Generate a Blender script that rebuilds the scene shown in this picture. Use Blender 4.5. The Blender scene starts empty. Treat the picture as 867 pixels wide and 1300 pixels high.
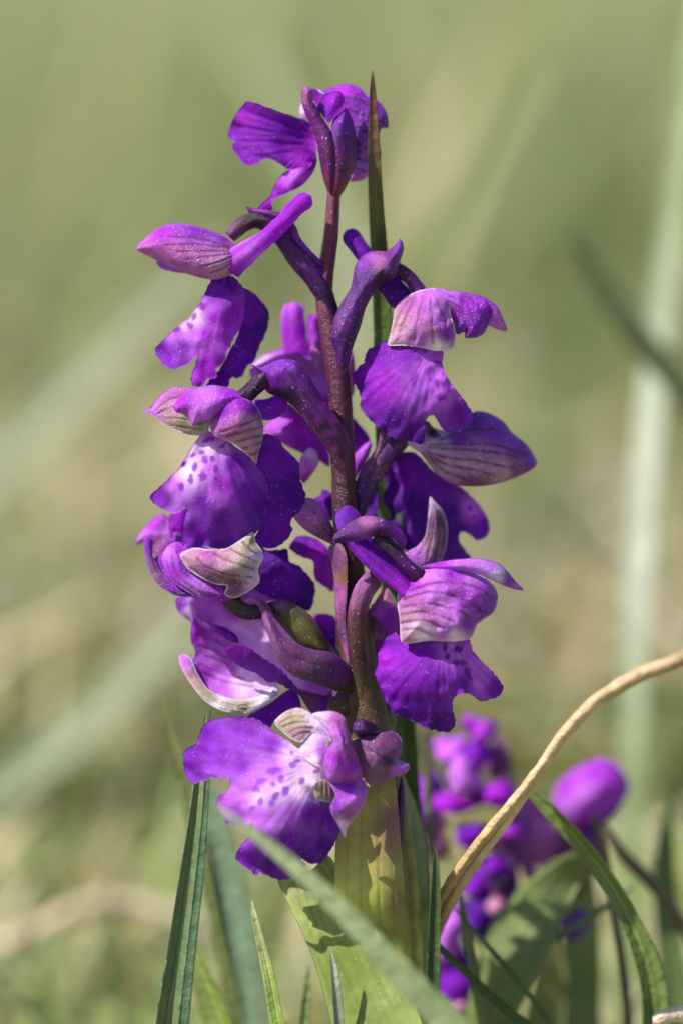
import bpy, math, random
import numpy as np
from mathutils import Vector
from mathutils.geometry import delaunay_2d_cdt

# ------------------------------------------------------------------ camera, sky, sun, exposure
# 1 unit = 10 cm.  The flower spike stands at the world origin, the meadow runs off along +Y.
scene = bpy.context.scene
scene.unit_settings.system = 'METRIC'
scene.unit_settings.scale_length = 0.1
PITCH = math.radians(10.0)          # the photographer kneels and looks slightly down
DIST = 3.8                          # lens to spike
FWD = np.array([0.0, math.cos(PITCH), -math.sin(PITCH)])
UP = np.array([0.0, math.sin(PITCH), math.cos(PITCH)])
RT = np.array([1.0, 0.0, 0.0])
AIM = np.array([0.0, 0.0, 0.70])
EYE = AIM - FWD * DIST
cam_data = bpy.data.cameras.new('camera')
cam = bpy.data.objects.new('camera', cam_data)
scene.collection.objects.link(cam)
cam.location = EYE
cam.rotation_euler = (math.radians(90) - PITCH, 0, 0)
cam_data.sensor_fit = 'VERTICAL'
cam_data.sensor_height = 36.0
cam_data.sensor_width = 24.0
cam_data.lens = 36.0 * DIST / 1.0   # a frame 10 cm high at the spike
cam_data.clip_start = 0.05
cam_data.clip_end = 20000
cam_data.dof.use_dof = True
cam_data.dof.focus_distance = DIST - 0.035
cam_data.dof.aperture_fstop = 0.76
scene.camera = cam

SUN_TO = Vector((-0.60, -0.17, 0.80)).normalized()      # towards the sun: high, from the left, so fronts are lit at a glancing angle
world = bpy.data.worlds.new('World')
scene.world = world
world.use_nodes = True
wn = world.node_tree
bg = wn.nodes['Background']
sky = wn.nodes.new('ShaderNodeTexSky')
sky.sky_type = 'NISHITA'
sky.sun_disc = False
sky.sun_elevation = math.asin(SUN_TO.z)
sky.sun_rotation = math.atan2(SUN_TO.x, SUN_TO.y)
wn.links.new(sky.outputs[0], bg.inputs[0])
bg.inputs[1].default_value = 0.085
sun_data = bpy.data.lights.new('sun', 'SUN')
sun_data.energy = 4.5
sun_data.angle = math.radians(0.53)
sun_data.color = (1.0, 0.96, 0.88)
sun = bpy.data.objects.new('sun', sun_data)
scene.collection.objects.link(sun)
sun.rotation_euler = SUN_TO.to_track_quat('Z', 'Y').to_euler()
sun.location = (-4, -2, 8)
scene.view_settings.view_transform = 'Standard'
scene.view_settings.look = 'None'
scene.view_settings.exposure = 1.2
scene.view_settings.gamma = 1.0
scene.view_settings.use_curve_mapping = False
scene.cycles.use_denoising = True
scene.cycles.max_bounces = 8
scene.cycles.transmission_bounces = 6
scene.cycles.diffuse_bounces = 4

rng = np.random.default_rng(7)
random.seed(7)

# ------------------------------------------------------------------ building helpers
PX = 1.0 / 1300.0

def place(x, y, d):
    """Points on the plant: x, y in steps of 0.077 mm across and down the spike's plane, d the same towards the viewer."""
    x = np.asarray(x, float); y = np.asarray(y, float); d = np.asarray(d, float)
    k = (DIST - d * PX) / DIST
    a = (x - 433.5) * PX * k
    b = (650.0 - y) * PX * k
    return AIM + a[..., None] * RT + b[..., None] * UP - (d * PX)[..., None] * FWD

def col_srgb(r, g, b):
    f = lambda c: (c / 255 / 12.92) if c <= 10 else ((c / 255 + 0.055) / 1.055) ** 2.4
    return (f(r), f(g), f(b))

def wob(x, y, wl, seed, octaves=2):
    r = np.random.default_rng(seed)
    out = np.zeros_like(np.asarray(x, float))
    amp = 1.0
    for o in range(octaves):
        for k in range(4):
            a = r.uniform(0, 2 * math.pi); p = r.uniform(0, 2 * math.pi); f = 2 * math.pi / (wl * r.uniform(0.75, 1.3))
            out += amp * 0.35 * np.sin(f * (x * math.cos(a) + y * math.sin(a)) + p)
        wl *= 0.5; amp *= 0.5
    return out

def smooth_loop(pts, step, closed=True):
    P = np.array(pts, float); n = len(P); out = []
    segs = n if closed else n - 1
    for i in range(segs):
        if closed:
            p0, p1, p2, p3 = P[(i - 1) % n], P[i], P[(i + 1) % n], P[(i + 2) % n]
        else:
            p0, p1, p2, p3 = P[max(i - 1, 0)], P[i], P[i + 1], P[min(i + 2, n - 1)]
        L = np.linalg.norm((p2 - p1)[:2])
        m = max(1, int(round(L / step)))
        t = (np.arange(m) / m)[:, None]
        # centripetal-ish: plain Catmull-Rom with tension so sharp tips stay sharp
        m1 = 0.42 * (p2 - p0); m2 = 0.42 * (p3 - p1)
        lim = 1.1 * np.linalg.norm(p2 - p1)
        for mm in (m1, m2):
            l = np.linalg.norm(mm)
            if l > lim: mm *= lim / l
        h = (2*t**3-3*t**2+1)*p1 + (t**3-2*t**2+t)*m1 + (-2*t**3+3*t**2)*p2 + (t**3-t**2)*m2
        out.append(h)
    if not closed: out.append(P[-1:])
    return np.concatenate(out)

def seg_dist(x, y, poly, closed=False):
    P = np.asarray(poly, float)
    Q = np.roll(P, -1, 0) if closed else P[1:]
    P0 = P if closed else P[:-1]
    best = np.full(x.shape, 1e9)
    for a, b in zip(P0, Q):
        ab = b[:2] - a[:2]; L = ab @ ab + 1e-12
        t = np.clip(((x - a[0]) * ab[0] + (y - a[1]) * ab[1]) / L, 0, 1)
        dd = np.hypot(x - a[0] - t * ab[0], y - a[1] - t * ab[1])
        best = np.minimum(best, dd)
    return best

def inside(x, y, poly):
    c = np.zeros(x.shape, bool)
    n = len(poly); j = n - 1
    for i in range(n):
        xi, yi = poly[i][0], poly[i][1]; xj, yj = poly[j][0], poly[j][1]
        if yi != yj:
            m = ((yi > y) != (yj > y)) & (x < (xj - xi) * (y - yi) / (yj - yi) + xi)
            c ^= m
        j = i
    return c

def tps(ctrl, x, y):
    C = np.array([c[:2] for c in ctrl], float) / 100.0
    v = np.array([c[2] for c in ctrl], float)
    X = np.stack([x, y], -1) / 100.0
    n = len(C)
    if n == 1: return np.full(x.shape, v[0])
    if n < 4:
        A = np.c_[np.ones(n), C]
        w = np.linalg.lstsq(A - [0, *C.mean(0)], v, rcond=None)[0] if False else np.linalg.pinv(np.c_[np.ones(n), C - C.mean(0)]) @ v
        return np.c_[np.ones(len(X)), X - C.mean(0)] @ w
    U = lambda r: np.where(r > 1e-9, r * r * np.log(np.maximum(r, 1e-9)), 0.0)
    K = U(np.linalg.norm(C[:, None] - C[None], axis=-1)) + 1e-3 * np.eye(n)
    A = np.zeros((n + 3, n + 3)); A[:n, :n] = K; A[:n, n] = 1; A[:n, n+1:] = C; A[n, :n] = 1; A[n+1:, :n] = C.T
    w = np.linalg.lstsq(A, np.r_[v, 0, 0, 0], rcond=None)[0]
    R = U(np.linalg.norm(X[:, None] - C[None], axis=-1))
    return R @ w[:n] + w[n] + X @ w[n+1:]

def blend_cols(ctrl, x, y, power=3.0):
    if not isinstance(ctrl, list): return np.tile(np.array(ctrl, float), (len(x), 1))
    W = np.zeros(len(x)); out = np.zeros((len(x), 3))
    for cx, cy, c in ctrl:
        w = 1.0 / (np.hypot(x - cx, y - cy) + 2.0) ** power
        W += w; out += w[:, None] * np.array(c)
    return out / W[:, None]

def link(o, parent=None):
    scene.collection.objects.link(o)
    if parent is not None: o.parent = parent
    return o

WORLD_LOC = {}
def root(name, loc, label=None, cat=None, group=None, parent=None):
    o = bpy.data.objects.new(name, None)
    o.empty_display_size = 0.05
    link(o, parent)
    base = WORLD_LOC[parent.name] if parent is not None else np.zeros(3)
    loc = np.array(loc, float)
    o.location = loc - base
    WORLD_LOC[o.name] = loc
    if label: o['label'] = label
    if cat: o['category'] = cat
    if group: o['group'] = group
    return o

def mesh_obj(name, V, F, cols, mat, parent=None, origin=None):
    V = np.asarray(V, float)
    base = WORLD_LOC[parent.name] if parent is not None else np.zeros(3)
    o_at = V.mean(0) if origin is None else np.array(origin, float)
    me = bpy.data.meshes.new(name)
    if isinstance(F, np.ndarray):
        k = F.shape[1]
        me.vertices.add(len(V)); me.vertices.foreach_set('co', (V - o_at).astype(np.float32).ravel())
        me.loops.add(F.size); me.loops.foreach_set('vertex_index', F.astype(np.int32).ravel())
        me.polygons.add(len(F)); me.polygons.foreach_set('loop_start', np.arange(0, F.size, k, dtype=np.int32))
        me.update(calc_edges=True)
    else:
        me.from_pydata((V - o_at).tolist(), [], F)
    me.polygons.foreach_set('use_smooth', np.ones(len(me.polygons), bool))
    if cols is not None:
        at = me.attributes.new('pigment', 'FLOAT_COLOR', 'POINT')
        at.data.foreach_set('color', np.c_[np.clip(cols, 0, 1), np.ones(len(cols))].astype(np.float32).ravel())
    me.materials.append(mat)
    me.update()
    o = bpy.data.objects.new(name, me)
    link(o, parent)
    o.location = o_at - base
    WORLD_LOC[o.name] = o_at
    return o

class Zm:
    """tracing frame of one close-up of the spike"""
    def __init__(s, x0, y0, k): s.x0, s.y0, s.k = x0, y0, k
    def pt(s, p): return (s.x0 + p[0] / s.k, s.y0 + p[1] / s.k) + tuple(p[2:])
    def pts(s, L): return [s.pt(p) for p in L]

SEED = [100]
def sheet(name, parent, z, outline, depth, cols, mat, h=2.0, thick=1.0, bulge=0.0, back=0.0, R=None, ruffle=0.0, rwl=26.0,
          crumple=0.0, jag=0.0, veins=None, vein_col=None, vw=1.32, vs=0.75, fan=None, spots=None, spot_col=None, rim=None, mottle=0.06):
    """A petal, sepal, bract or leaf: outline with its own relief and thickness; back > 0 closes it to a full body."""
    SEED[0] += 1; sd = SEED[0]
    ol = smooth_loop(z.pts(outline), h)
    if jag:
        a = wob(ol[:, 0], ol[:, 1], 9.0, sd, 2) * jag
        nrm = np.roll(ol, -1, 0) - np.roll(ol, 1, 0); nrm = np.c_[nrm[:, 1], -nrm[:, 0]]
        nrm /= np.linalg.norm(nrm, axis=1)[:, None] + 1e-9
        ol = ol + nrm * a[:, None]
    x0, y0 = ol.min(0); x1, y1 = ol.max(0)
    gx = np.arange(x0, x1, h); gy = np.arange(y0, y1, h * 0.866)
    X, Y = np.meshgrid(gx, gy); X[1::2] += h / 2
    X = X.ravel() + rng.uniform(-.08, .08, X.size) * h; Y = Y.ravel() + rng.uniform(-.08, .08, Y.size) * h
    m = inside(X, Y, ol); X, Y = X[m], Y[m]
    m = seg_dist(X, Y, ol, True) > 0.55 * h; X, Y = X[m], Y[m]
    pts = [Vector(p) for p in ol.tolist()] + [Vector((a, b)) for a, b in zip(X, Y)]
    n0 = len(ol)
    r = delaunay_2d_cdt(pts, [], [list(range(n0))], 1, 1e-5)
    P = np.array([tuple(v) for v in r[0]]); T = np.array([f for f in r[2] if len(f) == 3], int)
    x, y = P[:, 0], P[:, 1]
    e = seg_dist(x, y, ol, True)
    # boundary loop
    E = np.concatenate([T[:, [0, 1]], T[:, [1, 2]], T[:, [2, 0]]])
    key = np.sort(E, 1); u, inv, cnt = np.unique(key, axis=0, return_inverse=True, return_counts=True)
    bd = E[cnt[inv.ravel()] == 1]
    Rm = R if R else max(e.max() * 0.95, 1e-6)
    q = np.clip(e / Rm, 0, 1); prof = (1 - (1 - q) ** 2) ** (0.75 if back else 1.0)
    dctrl = [z.pt(c) for c in depth] if isinstance(depth, list) else None
    d = tps(dctrl, x, y) if dctrl else np.full(len(x), float(depth))
    if ruffle: d = d + ruffle * wob(x, y, rwl, sd + 1, 1) * np.exp(-e / 14.0)
    if crumple: d = d + crumple * wob(x, y, 40.0, sd + 2, 2) * np.clip(e / 4, 0.35, 1)
    cc = [(*z.pt(c[:2]), c[2]) for c in cols] if isinstance(cols, list) else cols
    C = blend_cols(cc, x, y)
    C = C * (1 + mottle * wob(x, y, 16.0, sd + 3, 3))[:, None]
    if rim:
        w = np.exp(-(e / rim[1]) ** 2)[:, None] * (rim[2] if len(rim) > 2 else 0.9)
        C = C * (1 - w) + np.array(rim[0]) * w
    if veins:
        vs = min(0.95, vs * 1.25)
        mk = np.zeros(len(x))
        for v in veins:
            vv = smooth_loop(z.pts(v), 4.0, closed=False)
            s = seg_dist(x, y, vv)
            mk = np.maximum(mk, np.exp(-(s / vw) ** 2))
        mk *= 0.75 + 0.25 * wob(x, y, 20, sd + 5, 1)
        d = d - 1.2 * mk
        C = C * (1 - vs * mk[:, None]) + np.array(vein_col) * vs * mk[:, None]
    if spots:
        mk = np.zeros(len(x))
        for sp in spots:
            sx, sy = z.pt(sp[:2]); rx = sp[2] / z.k; ry = (sp[3] if len(sp) > 3 else sp[2]) / z.k; an = math.radians(sp[4]) if len(sp) > 4 else 0
            dx, dy = x - sx, y - sy
            a = dx * math.cos(an) + dy * math.sin(an); b = -dx * math.sin(an) + dy * math.cos(an)
            rr = np.hypot(a / rx, b / ry) + 0.18 * wob(x, y, 7, sd + 9, 1)
            mk = np.maximum(mk, np.clip((1.12 - rr) / 0.35, 0, 1))
        C = C * (1 - 0.85 * mk[:, None]) + np.array(spot_col) * 0.85 * mk[:, None]
    if fan:
        bx, by = z.pt(fan); an = np.arctan2(y - by, x - bx); rr = np.hypot(x - bx, y - by)
        g = np.random.default_rng(sd); w = np.zeros(len(x))
        for k in range(7):
            fr = g.uniform(16, 60); w += np.sin(an * fr + g.uniform(0, 6.3) + 0.6 * np.sin(rr / g.uniform(12, 30))) * 0.4
        w *= np.clip(rr / 30, 0, 1)
        d = d + 0.30 * w; C = C * np.exp(0.08 * w)[:, None]
    f = d + bulge * prof
    bk = d - back * prof - thick
    if not back: bk = f - thick
    V = np.concatenate([place(x, y, f), place(x, y, bk)])
    n = len(x)
    S = np.concatenate([np.c_[bd[:, 0], bd[:, 0] + n, bd[:, 1] + n], np.c_[bd[:, 0], bd[:, 1] + n, bd[:, 1]]])
    # orientation: triangles come counter-clockwise in x-right / y-down, so flip the front
    F = np.concatenate([T[:, ::-1], T + n, S])
    return mesh_obj(name, V, F, np.concatenate([C, C]), mat, parent)

def sweep_frames(P):
    T = np.gradient(P, axis=0); T /= np.linalg.norm(T, axis=1)[:, None] + 1e-12
    Np = np.zeros_like(P)
    ref = -FWD
    n = ref - T[0] * (ref @ T[0]); n /= np.linalg.norm(n)
    for i in range(len(P)):
        n = n - T[i] * (n @ T[i]); n /= np.linalg.norm(n) + 1e-12
        Np[i] = n
    return T, Np, np.cross(T, Np)

def path_world(pts, ground, step):
    """(x, y, d, w, ...) control points -> world points with widths in units"""
    A = np.array(pts, float)
    W = place(A[:, 0], A[:, 1], A[:, 2])
    k = (DIST - A[:, 2] * PX) / DIST
    rest = A[:, 3:].copy(); rest[:, 0] *= PX * k
    Q = np.c_[W, rest]
    if ground is not None:
        last = Q[-1].copy(); dirn = Q[-1, :3] - Q[-2, :3]
        z0 = last[2]
        if z0 > 0.02:
            t = z0 / max(-dirn[2] / (np.linalg.norm(dirn) + 1e-9), 0.35)
            dn = dirn / (np.linalg.norm(dirn) + 1e-9)
            g = last.copy(); g[:2] = last[:2] + dn[:2] * t * 0.6; g[2] = -0.02; g[3] *= ground
            Q = np.vstack([Q, g])
    # resample in 3D
    n = len(Q); out = []
    for i in range(n - 1):
        p0, p1, p2, p3 = Q[max(i-1, 0)], Q[i], Q[i+1], Q[min(i+2, n-1)]
        m = max(2, int(np.linalg.norm((p2 - p1)[:3]) / step))
        t = (np.arange(m) / m)[:, None]
        L = np.linalg.norm((p2 - p1)[:3])
        m1 = 0.5 * (p2 - p0); m2 = 0.5 * (p3 - p1)
        for mm in (m1, m2):
            l = np.linalg.norm(mm[:3])
            if l > 1.2 * L: mm *= 1.2 * L / l
        out.append((2*t**3-3*t**2+1)*p1 + (t**3-2*t**2+t)*m1 + (-2*t**3+3*t**2)*p2 + (t**3-t**2)*m2)
    out.append(Q[-1:])
    return np.concatenate(out)

def tube(name, parent, z, path, cols, mat, ribs=0, ramp=0.0, twist=0.0, flat=1.0, ring=20, step=0.004, round0=False, round1=True,
         ground=None, mottle=0.08, rib_col=None, bump=0.0):
    """Swept body: path of (x, y, d, radius); cols one colour or a list along the path."""
    SEED[0] += 1; sd = SEED[0]
    pp = [z.pt(p[:2]) + (p[2], p[3] / z.k) for p in path]
    Q = path_world(pp, ground, step)
    P = Q[:, :3]; r = np.maximum(Q[:, 3], 1e-5)
    s = np.r_[0, np.cumsum(np.linalg.norm(np.diff(P, axis=0), axis=1))]; L = s[-1]
    if round0:
        q = np.clip(s / r[0], 0, 1); r = r * np.sqrt(np.clip(1 - (1 - q) ** 2, 0.0004, 1))
    if round1:
        q = np.clip((L - s) / r[-1], 0, 1); r = r * np.sqrt(np.clip(1 - (1 - q) ** 2, 0.0004, 1))
    T, N, B = sweep_frames(P)
    n = len(P); th = np.linspace(0, 2 * math.pi, ring, endpoint=False)
    TH, S = np.meshgrid(th, s / L); RR = np.repeat(r[:, None], ring, 1)
    rib = np.cos(ribs * (TH + twist * S)) if ribs else np.zeros_like(TH)
    RR = RR * (1 + ramp * rib)
    if bump: RR = RR * (1 + bump * wob(S * L * 1300 , TH * 12, 30, sd, 2))
    V = P[:, None] + (np.cos(TH) * RR * flat)[..., None] * N[:, None] + (np.sin(TH) * RR)[..., None] * B[:, None]
    V = V.reshape(-1, 3)
    i = np.arange(n - 1)[:, None] * ring; j = np.arange(ring)[None]; j2 = (j + 1) % ring
    F = np.stack([i + j, i + j2, i + ring + j2, i + ring + j], -1).reshape(-1, 4)
    if isinstance(cols, list):
        K = np.array(cols, float); tt = np.linspace(0, 1, len(K)); C = np.stack([np.interp(s / L, tt, K[:, c]) for c in range(3)], 1)
    else: C = np.tile(np.array(cols, float), (n, 1))
    C = np.repeat(C, ring, 0)
    if rib_col is not None:
        w = np.clip(-rib.ravel(), 0, 1)[:, None] * 0.6; C = C * (1 - w) + np.array(rib_col) * w
    C = C * (1 + mottle * wob(V[:, 0] * 1300, V[:, 2] * 1300, 18, sd + 1, 3))[:, None]
    # caps
    V = np.vstack([V, P[:1], P[-1:]]); C = np.vstack([C, C[:1], C[-1:]])
    caps = [[(k + 1) % ring, k, n * ring] for k in range(ring)] + [[(n - 1) * ring + k, (n - 1) * ring + (k + 1) % ring, n * ring + 1] for k in range(ring)]
    return mesh_obj(name, V, F.tolist() + caps, C, mat, parent)

def ribbon_mesh(path, cols, fold=0.25, ground=0.7, stripes=0.25, nac=9, step=0.02, seed=1, thick=0.0012, edge_col=None, z=None):
    """Grass blade / long leaf: path of (x, y, d, full width, turn in degrees)."""
    pp = [((z.pt(p[:2]) if z else tuple(p[:2])) + (p[2], p[3] / (z.k if z else 1), p[4] if len(p) > 4 else 0.0)) for p in path]
    Q = path_world(pp, ground, step)
    P = Q[:, :3]; w = np.maximum(Q[:, 3], 2e-4) / 2; turn = np.radians(Q[:, 4])
    s = np.r_[0, np.cumsum(np.linalg.norm(np.diff(P, axis=0), axis=1))]; L = s[-1]
    T, N, B = sweep_frames(P)
    N2 = N * np.cos(turn)[:, None] + B * np.sin(turn)[:, None]; B2 = np.cross(T, N2)
    n = len(P); u = np.linspace(-1, 1, nac)
    fv = fold * (np.abs(u) ** 1.3)
    rib = 0.03 * np.cos(u * 14)
    V = P[:, None] + (u[None] * w[:, None])[..., None] * B2[:, None] + ((fv + rib)[None] * w[:, None])[..., None] * N2[:, None]
    Vb = V - thick * N2[:, None] * np.minimum(1, w / 0.004)[:, None, None]
    V = np.concatenate([V.reshape(-1, 3), Vb.reshape(-1, 3)])
    if isinstance(cols, list):
        K = np.array(cols, float); tt = np.linspace(0, 1, len(K)); C = np.stack([np.interp(s / L, tt, K[:, c]) for c in range(3)], 1)
    else: C = np.tile(np.array(cols, float), (n, 1))
    C = np.repeat(C[:, None], nac, 1)
    st = 1 + stripes * np.cos(u * 11 + 0.5) * 0.6 + stripes * 0.8 * np.exp(-(u / 0.12) ** 2)
    C = C * st[None, :, None]
    if edge_col is not None:
        ww = (np.abs(u) ** 8)[None, :, None] * 0.8; C = C * (1 - ww) + np.array(edge_col) * ww
    C = C.reshape(-1, 3)
    C = C * (1 + 0.08 * wob(V[:len(C), 0] * 1300, V[:len(C), 2] * 1300, 40, seed, 3))[:, None]
    i = np.arange(n - 1)[:, None] * nac; j = np.arange(nac - 1)[None]
    F = np.stack([i + j, i + j + 1, i + nac + j + 1, i + nac + j], -1).reshape(-1, 4)
    o = n * nac
    k = np.arange(n - 1) * nac
    rims = np.concatenate([np.stack([k, k + nac, k + nac + o, k + o], -1), np.stack([k + nac - 1, k + nac - 1 + o, k + 2 * nac - 1 + o, k + 2 * nac - 1], -1)])
    F = np.concatenate([F[:, ::-1] + o, F, rims])
    return V, F, np.concatenate([C, C])

# ------------------------------------------------------------------ materials
def new_mat(name):
    m = bpy.data.materials.new(name); m.use_nodes = True
    nt = m.node_tree; nt.nodes.clear()
    return m, nt, nt.nodes, nt.links

def living(name, rough=0.45, spec=0.5, trans=0.3, cell=1000.0, bump=0.3, sparkle=0.0, trans_gain=(1, 1, 1), var=0.2, var_scale=60.0, coat=0.0,
           stretch=None, speck=0.0, relief=0.6, gain=1.0):
    m, nt, N, L = new_mat(name)
    out = N.new('ShaderNodeOutputMaterial')
    at = N.new('ShaderNodeAttribute'); at.attribute_name = 'pigment'
    tc = N.new('ShaderNodeTexCoord')
    mp = N.new('ShaderNodeMapping'); L.new(tc.outputs['Object'], mp.inputs[0])
    if stretch: mp.inputs['Scale'].default_value = stretch
    no = N.new('ShaderNodeTexNoise'); no.inputs['Scale'].default_value = var_scale; no.inputs['Detail'].default_value = 5
    L.new(mp.outputs[0], no.inputs['Vector'])
    mr = N.new('ShaderNodeMapRange'); mr.inputs[1].default_value = 0.3; mr.inputs[2].default_value = 0.7
    mr.inputs[3].default_value = (1 - var) * gain; mr.inputs[4].default_value = (1 + var) * gain
    L.new(no.outputs[0], mr.inputs[0])
    mul = N.new('ShaderNodeVectorMath'); mul.operation = 'SCALE'
    L.new(at.outputs['Color'], mul.inputs[0]); L.new(mr.outputs[0], mul.inputs['Scale'])
    colour = mul.outputs[0]
    vo = N.new('ShaderNodeTexVoronoi'); vo.inputs['Scale'].default_value = cell
    L.new(tc.outputs['Object'], vo.inputs['Vector'])
    sep = N.new('ShaderNodeSeparateColor'); L.new(vo.outputs['Color'], sep.inputs[0])
    if speck:      # pale dots: cell sparkle painted into the colour; whitish speckles on the leaf
        pn = N.new('ShaderNodeTexNoise'); pn.inputs['Scale'].default_value = 16; pn.inputs['Detail'].default_value = 2
        L.new(tc.outputs['Object'], pn.inputs['Vector'])
        pm = N.new('ShaderNodeMapRange'); pm.inputs[1].default_value = 0.42; pm.inputs[2].default_value = 0.68
        pm.inputs[3].default_value = 1 - speck * 0.25; pm.inputs[4].default_value = 1 - speck * 2.2
        L.new(pn.outputs[0], pm.inputs[0])
        ca = N.new('ShaderNodeMath'); ca.operation = 'GREATER_THAN'
        L.new(sep.outputs[1], ca.inputs[0]); L.new(pm.outputs[0], ca.inputs[1])
        cb = N.new('ShaderNodeMapRange'); cb.inputs[1].default_value = 0.62; cb.inputs[2].default_value = 0.3; cb.inputs[4].default_value = 0.95
        L.new(vo.outputs['Distance'], cb.inputs[0])
        cr = N.new('ShaderNodeMath'); cr.operation = 'MULTIPLY'
        L.new(ca.outputs[0], cr.inputs[0]); L.new(cb.outputs[0], cr.inputs[1])
        mx = N.new('ShaderNodeMix'); mx.data_type = 'RGBA'
        L.new(cr.outputs[0], mx.inputs[0]); L.new(colour, mx.inputs[6]); mx.inputs[7].default_value = (0.72, 0.55, 0.75, 1)
        colour = mx.outputs[2]
    b2 = N.new('ShaderNodeTexNoise'); b2.inputs['Scale'].default_value = cell * 0.22; b2.inputs['Detail'].default_value = 3
    L.new(mp.outputs[0], b2.inputs['Vector'])
    bq = N.new('ShaderNodeBump'); bq.inputs['Strength'].default_value = relief; bq.inputs['Distance'].default_value = 2.2 / cell
    L.new(b2.outputs[0], bq.inputs['Height'])
    bp = N.new('ShaderNodeBump'); bp.inputs['Strength'].default_value = bump; bp.inputs['Distance'].default_value = 1.0 / cell
    L.new(vo.outputs['Distance'], bp.inputs['Height']); L.new(bq.outputs[0], bp.inputs['Normal'])
    pr = N.new('ShaderNodeBsdfPrincipled')
    L.new(colour, pr.inputs['Base Color'])
    pr.inputs['Specular IOR Level'].default_value = spec
    if sparkle:
        rr = N.new('ShaderNodeMapRange'); rr.inputs[1].default_value = 1 - sparkle; rr.inputs[2].default_value = 1 - sparkle + 0.05
        rr.inputs[3].default_value = rough; rr.inputs[4].default_value = 0.12
        L.new(sep.outputs[0], rr.inputs[0]); L.new(rr.outputs[0], pr.inputs['Roughness'])
    else: pr.inputs['Roughness'].default_value = rough
    pr.inputs['Coat Weight'].default_value = coat
    L.new(bp.outputs[0], pr.inputs['Normal'])
    tr = N.new('ShaderNodeBsdfTranslucent')
    tg = N.new('ShaderNodeVectorMath'); tg.operation = 'MULTIPLY'; tg.inputs[1].default_value = trans_gain
    L.new(colour, tg.inputs[0]); L.new(tg.outputs[0], tr.inputs[0])
    ms = N.new('ShaderNodeMixShader'); ms.inputs[0].default_value = trans
    L.new(pr.outputs[0], ms.inputs[1]); L.new(tr.outputs[0], ms.inputs[2])
    L.new(ms.outputs[0], out.inputs[0])
    return m

M_PETAL = living('petal_tissue', rough=0.5, spec=0.22, trans=0.42, cell=1150, bump=0.7, sparkle=0.12, trans_gain=(1.7, 1.0, 1.5), var=0.14, speck=0.006, relief=0.5)
M_HOOD = living('sepal_tissue', rough=0.42, spec=0.35, trans=0.30, cell=1050, bump=0.9, sparkle=0.18, trans_gain=(1.3, 1.0, 1.2), var=0.2, var_scale=90, speck=0.035, relief=0.9)
M_STALK = living('stalk_skin', rough=0.34, spec=0.25, trans=0.06, cell=1100, bump=0.6, sparkle=0.10, var=0.3, var_scale=60, speck=0.006, relief=0.4, gain=0.6)
M_LEAF = living('orchid_leaf', rough=0.42, spec=0.4, trans=0.40, cell=900, bump=0.15, relief=0.08, trans_gain=(1.5, 1.35, 0.6), var=0.14, var_scale=30, speck=0.006)
M_GRASS = living('grass_blade', rough=0.42, spec=0.4, trans=0.34, cell=400, bump=0.1, trans_gain=(1.3, 1.3, 0.7), var=0.15, var_scale=25)
M_STRAW = living('dry_straw', rough=0.6, spec=0.3, trans=0.1, cell=250, bump=0.3, var=0.25, var_scale=40)

def ground_mat():
    m, nt, N, L = new_mat('meadow_soil')
    out = N.new('ShaderNodeOutputMaterial'); pr = N.new('ShaderNodeBsdfPrincipled'); pr.inputs['Roughness'].default_value = 0.9
    pr.inputs['Specular IOR Level'].default_value = 0.2
    tc = N.new('ShaderNodeTexCoord')
    n1 = N.new('ShaderNodeTexNoise'); n1.inputs['Scale'].default_value = 1.1; n1.inputs['Detail'].default_value = 6
    n2 = N.new('ShaderNodeTexNoise'); n2.inputs['Scale'].default_value = 14; n2.inputs['Detail'].default_value = 8
    for n in (n1, n2): L.new(tc.outputs['Object'], n.inputs['Vector'])
    r1 = N.new('ShaderNodeValToRGB'); e = r1.color_ramp.elements
    e[0].position = 0.36; e[0].color = (0.14, 0.18, 0.055, 1); e[1].position = 0.66; e[1].color = (0.46, 0.40, 0.28, 1)
    x = e.new(0.5); x.color = (0.20, 0.23, 0.09, 1)
    L.new(n1.outputs[0], r1.inputs[0])
    r2 = N.new('ShaderNodeValToRGB'); e = r2.color_ramp.elements
    e[0].position = 0.35; e[0].color = (0.6, 0.6, 0.55, 1); e[1].position = 0.7; e[1].color = (1.25, 1.2, 1.1, 1)
    L.new(n2.outputs[0], r2.inputs[0])
    mx = N.new('ShaderNodeMix'); mx.data_type = 'RGBA'; mx.blend_type = 'MULTIPLY'; mx.inputs[0].default_value = 1
    L.new(r1.outputs[0], mx.inputs[6]); L.new(r2.outputs[0], mx.inputs[7]); L.new(mx.outputs[2], pr.inputs['Base Color'])
    bp = N.new('ShaderNodeBump'); bp.inputs['Strength'].default_value = 0.8; bp.inputs['Distance'].default_value = 0.05
    L.new(n2.outputs[0], bp.inputs['Height']); L.new(bp.outputs[0], pr.inputs['Normal'])
    L.new(pr.outputs[0], out.inputs[0])
    return m

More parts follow.
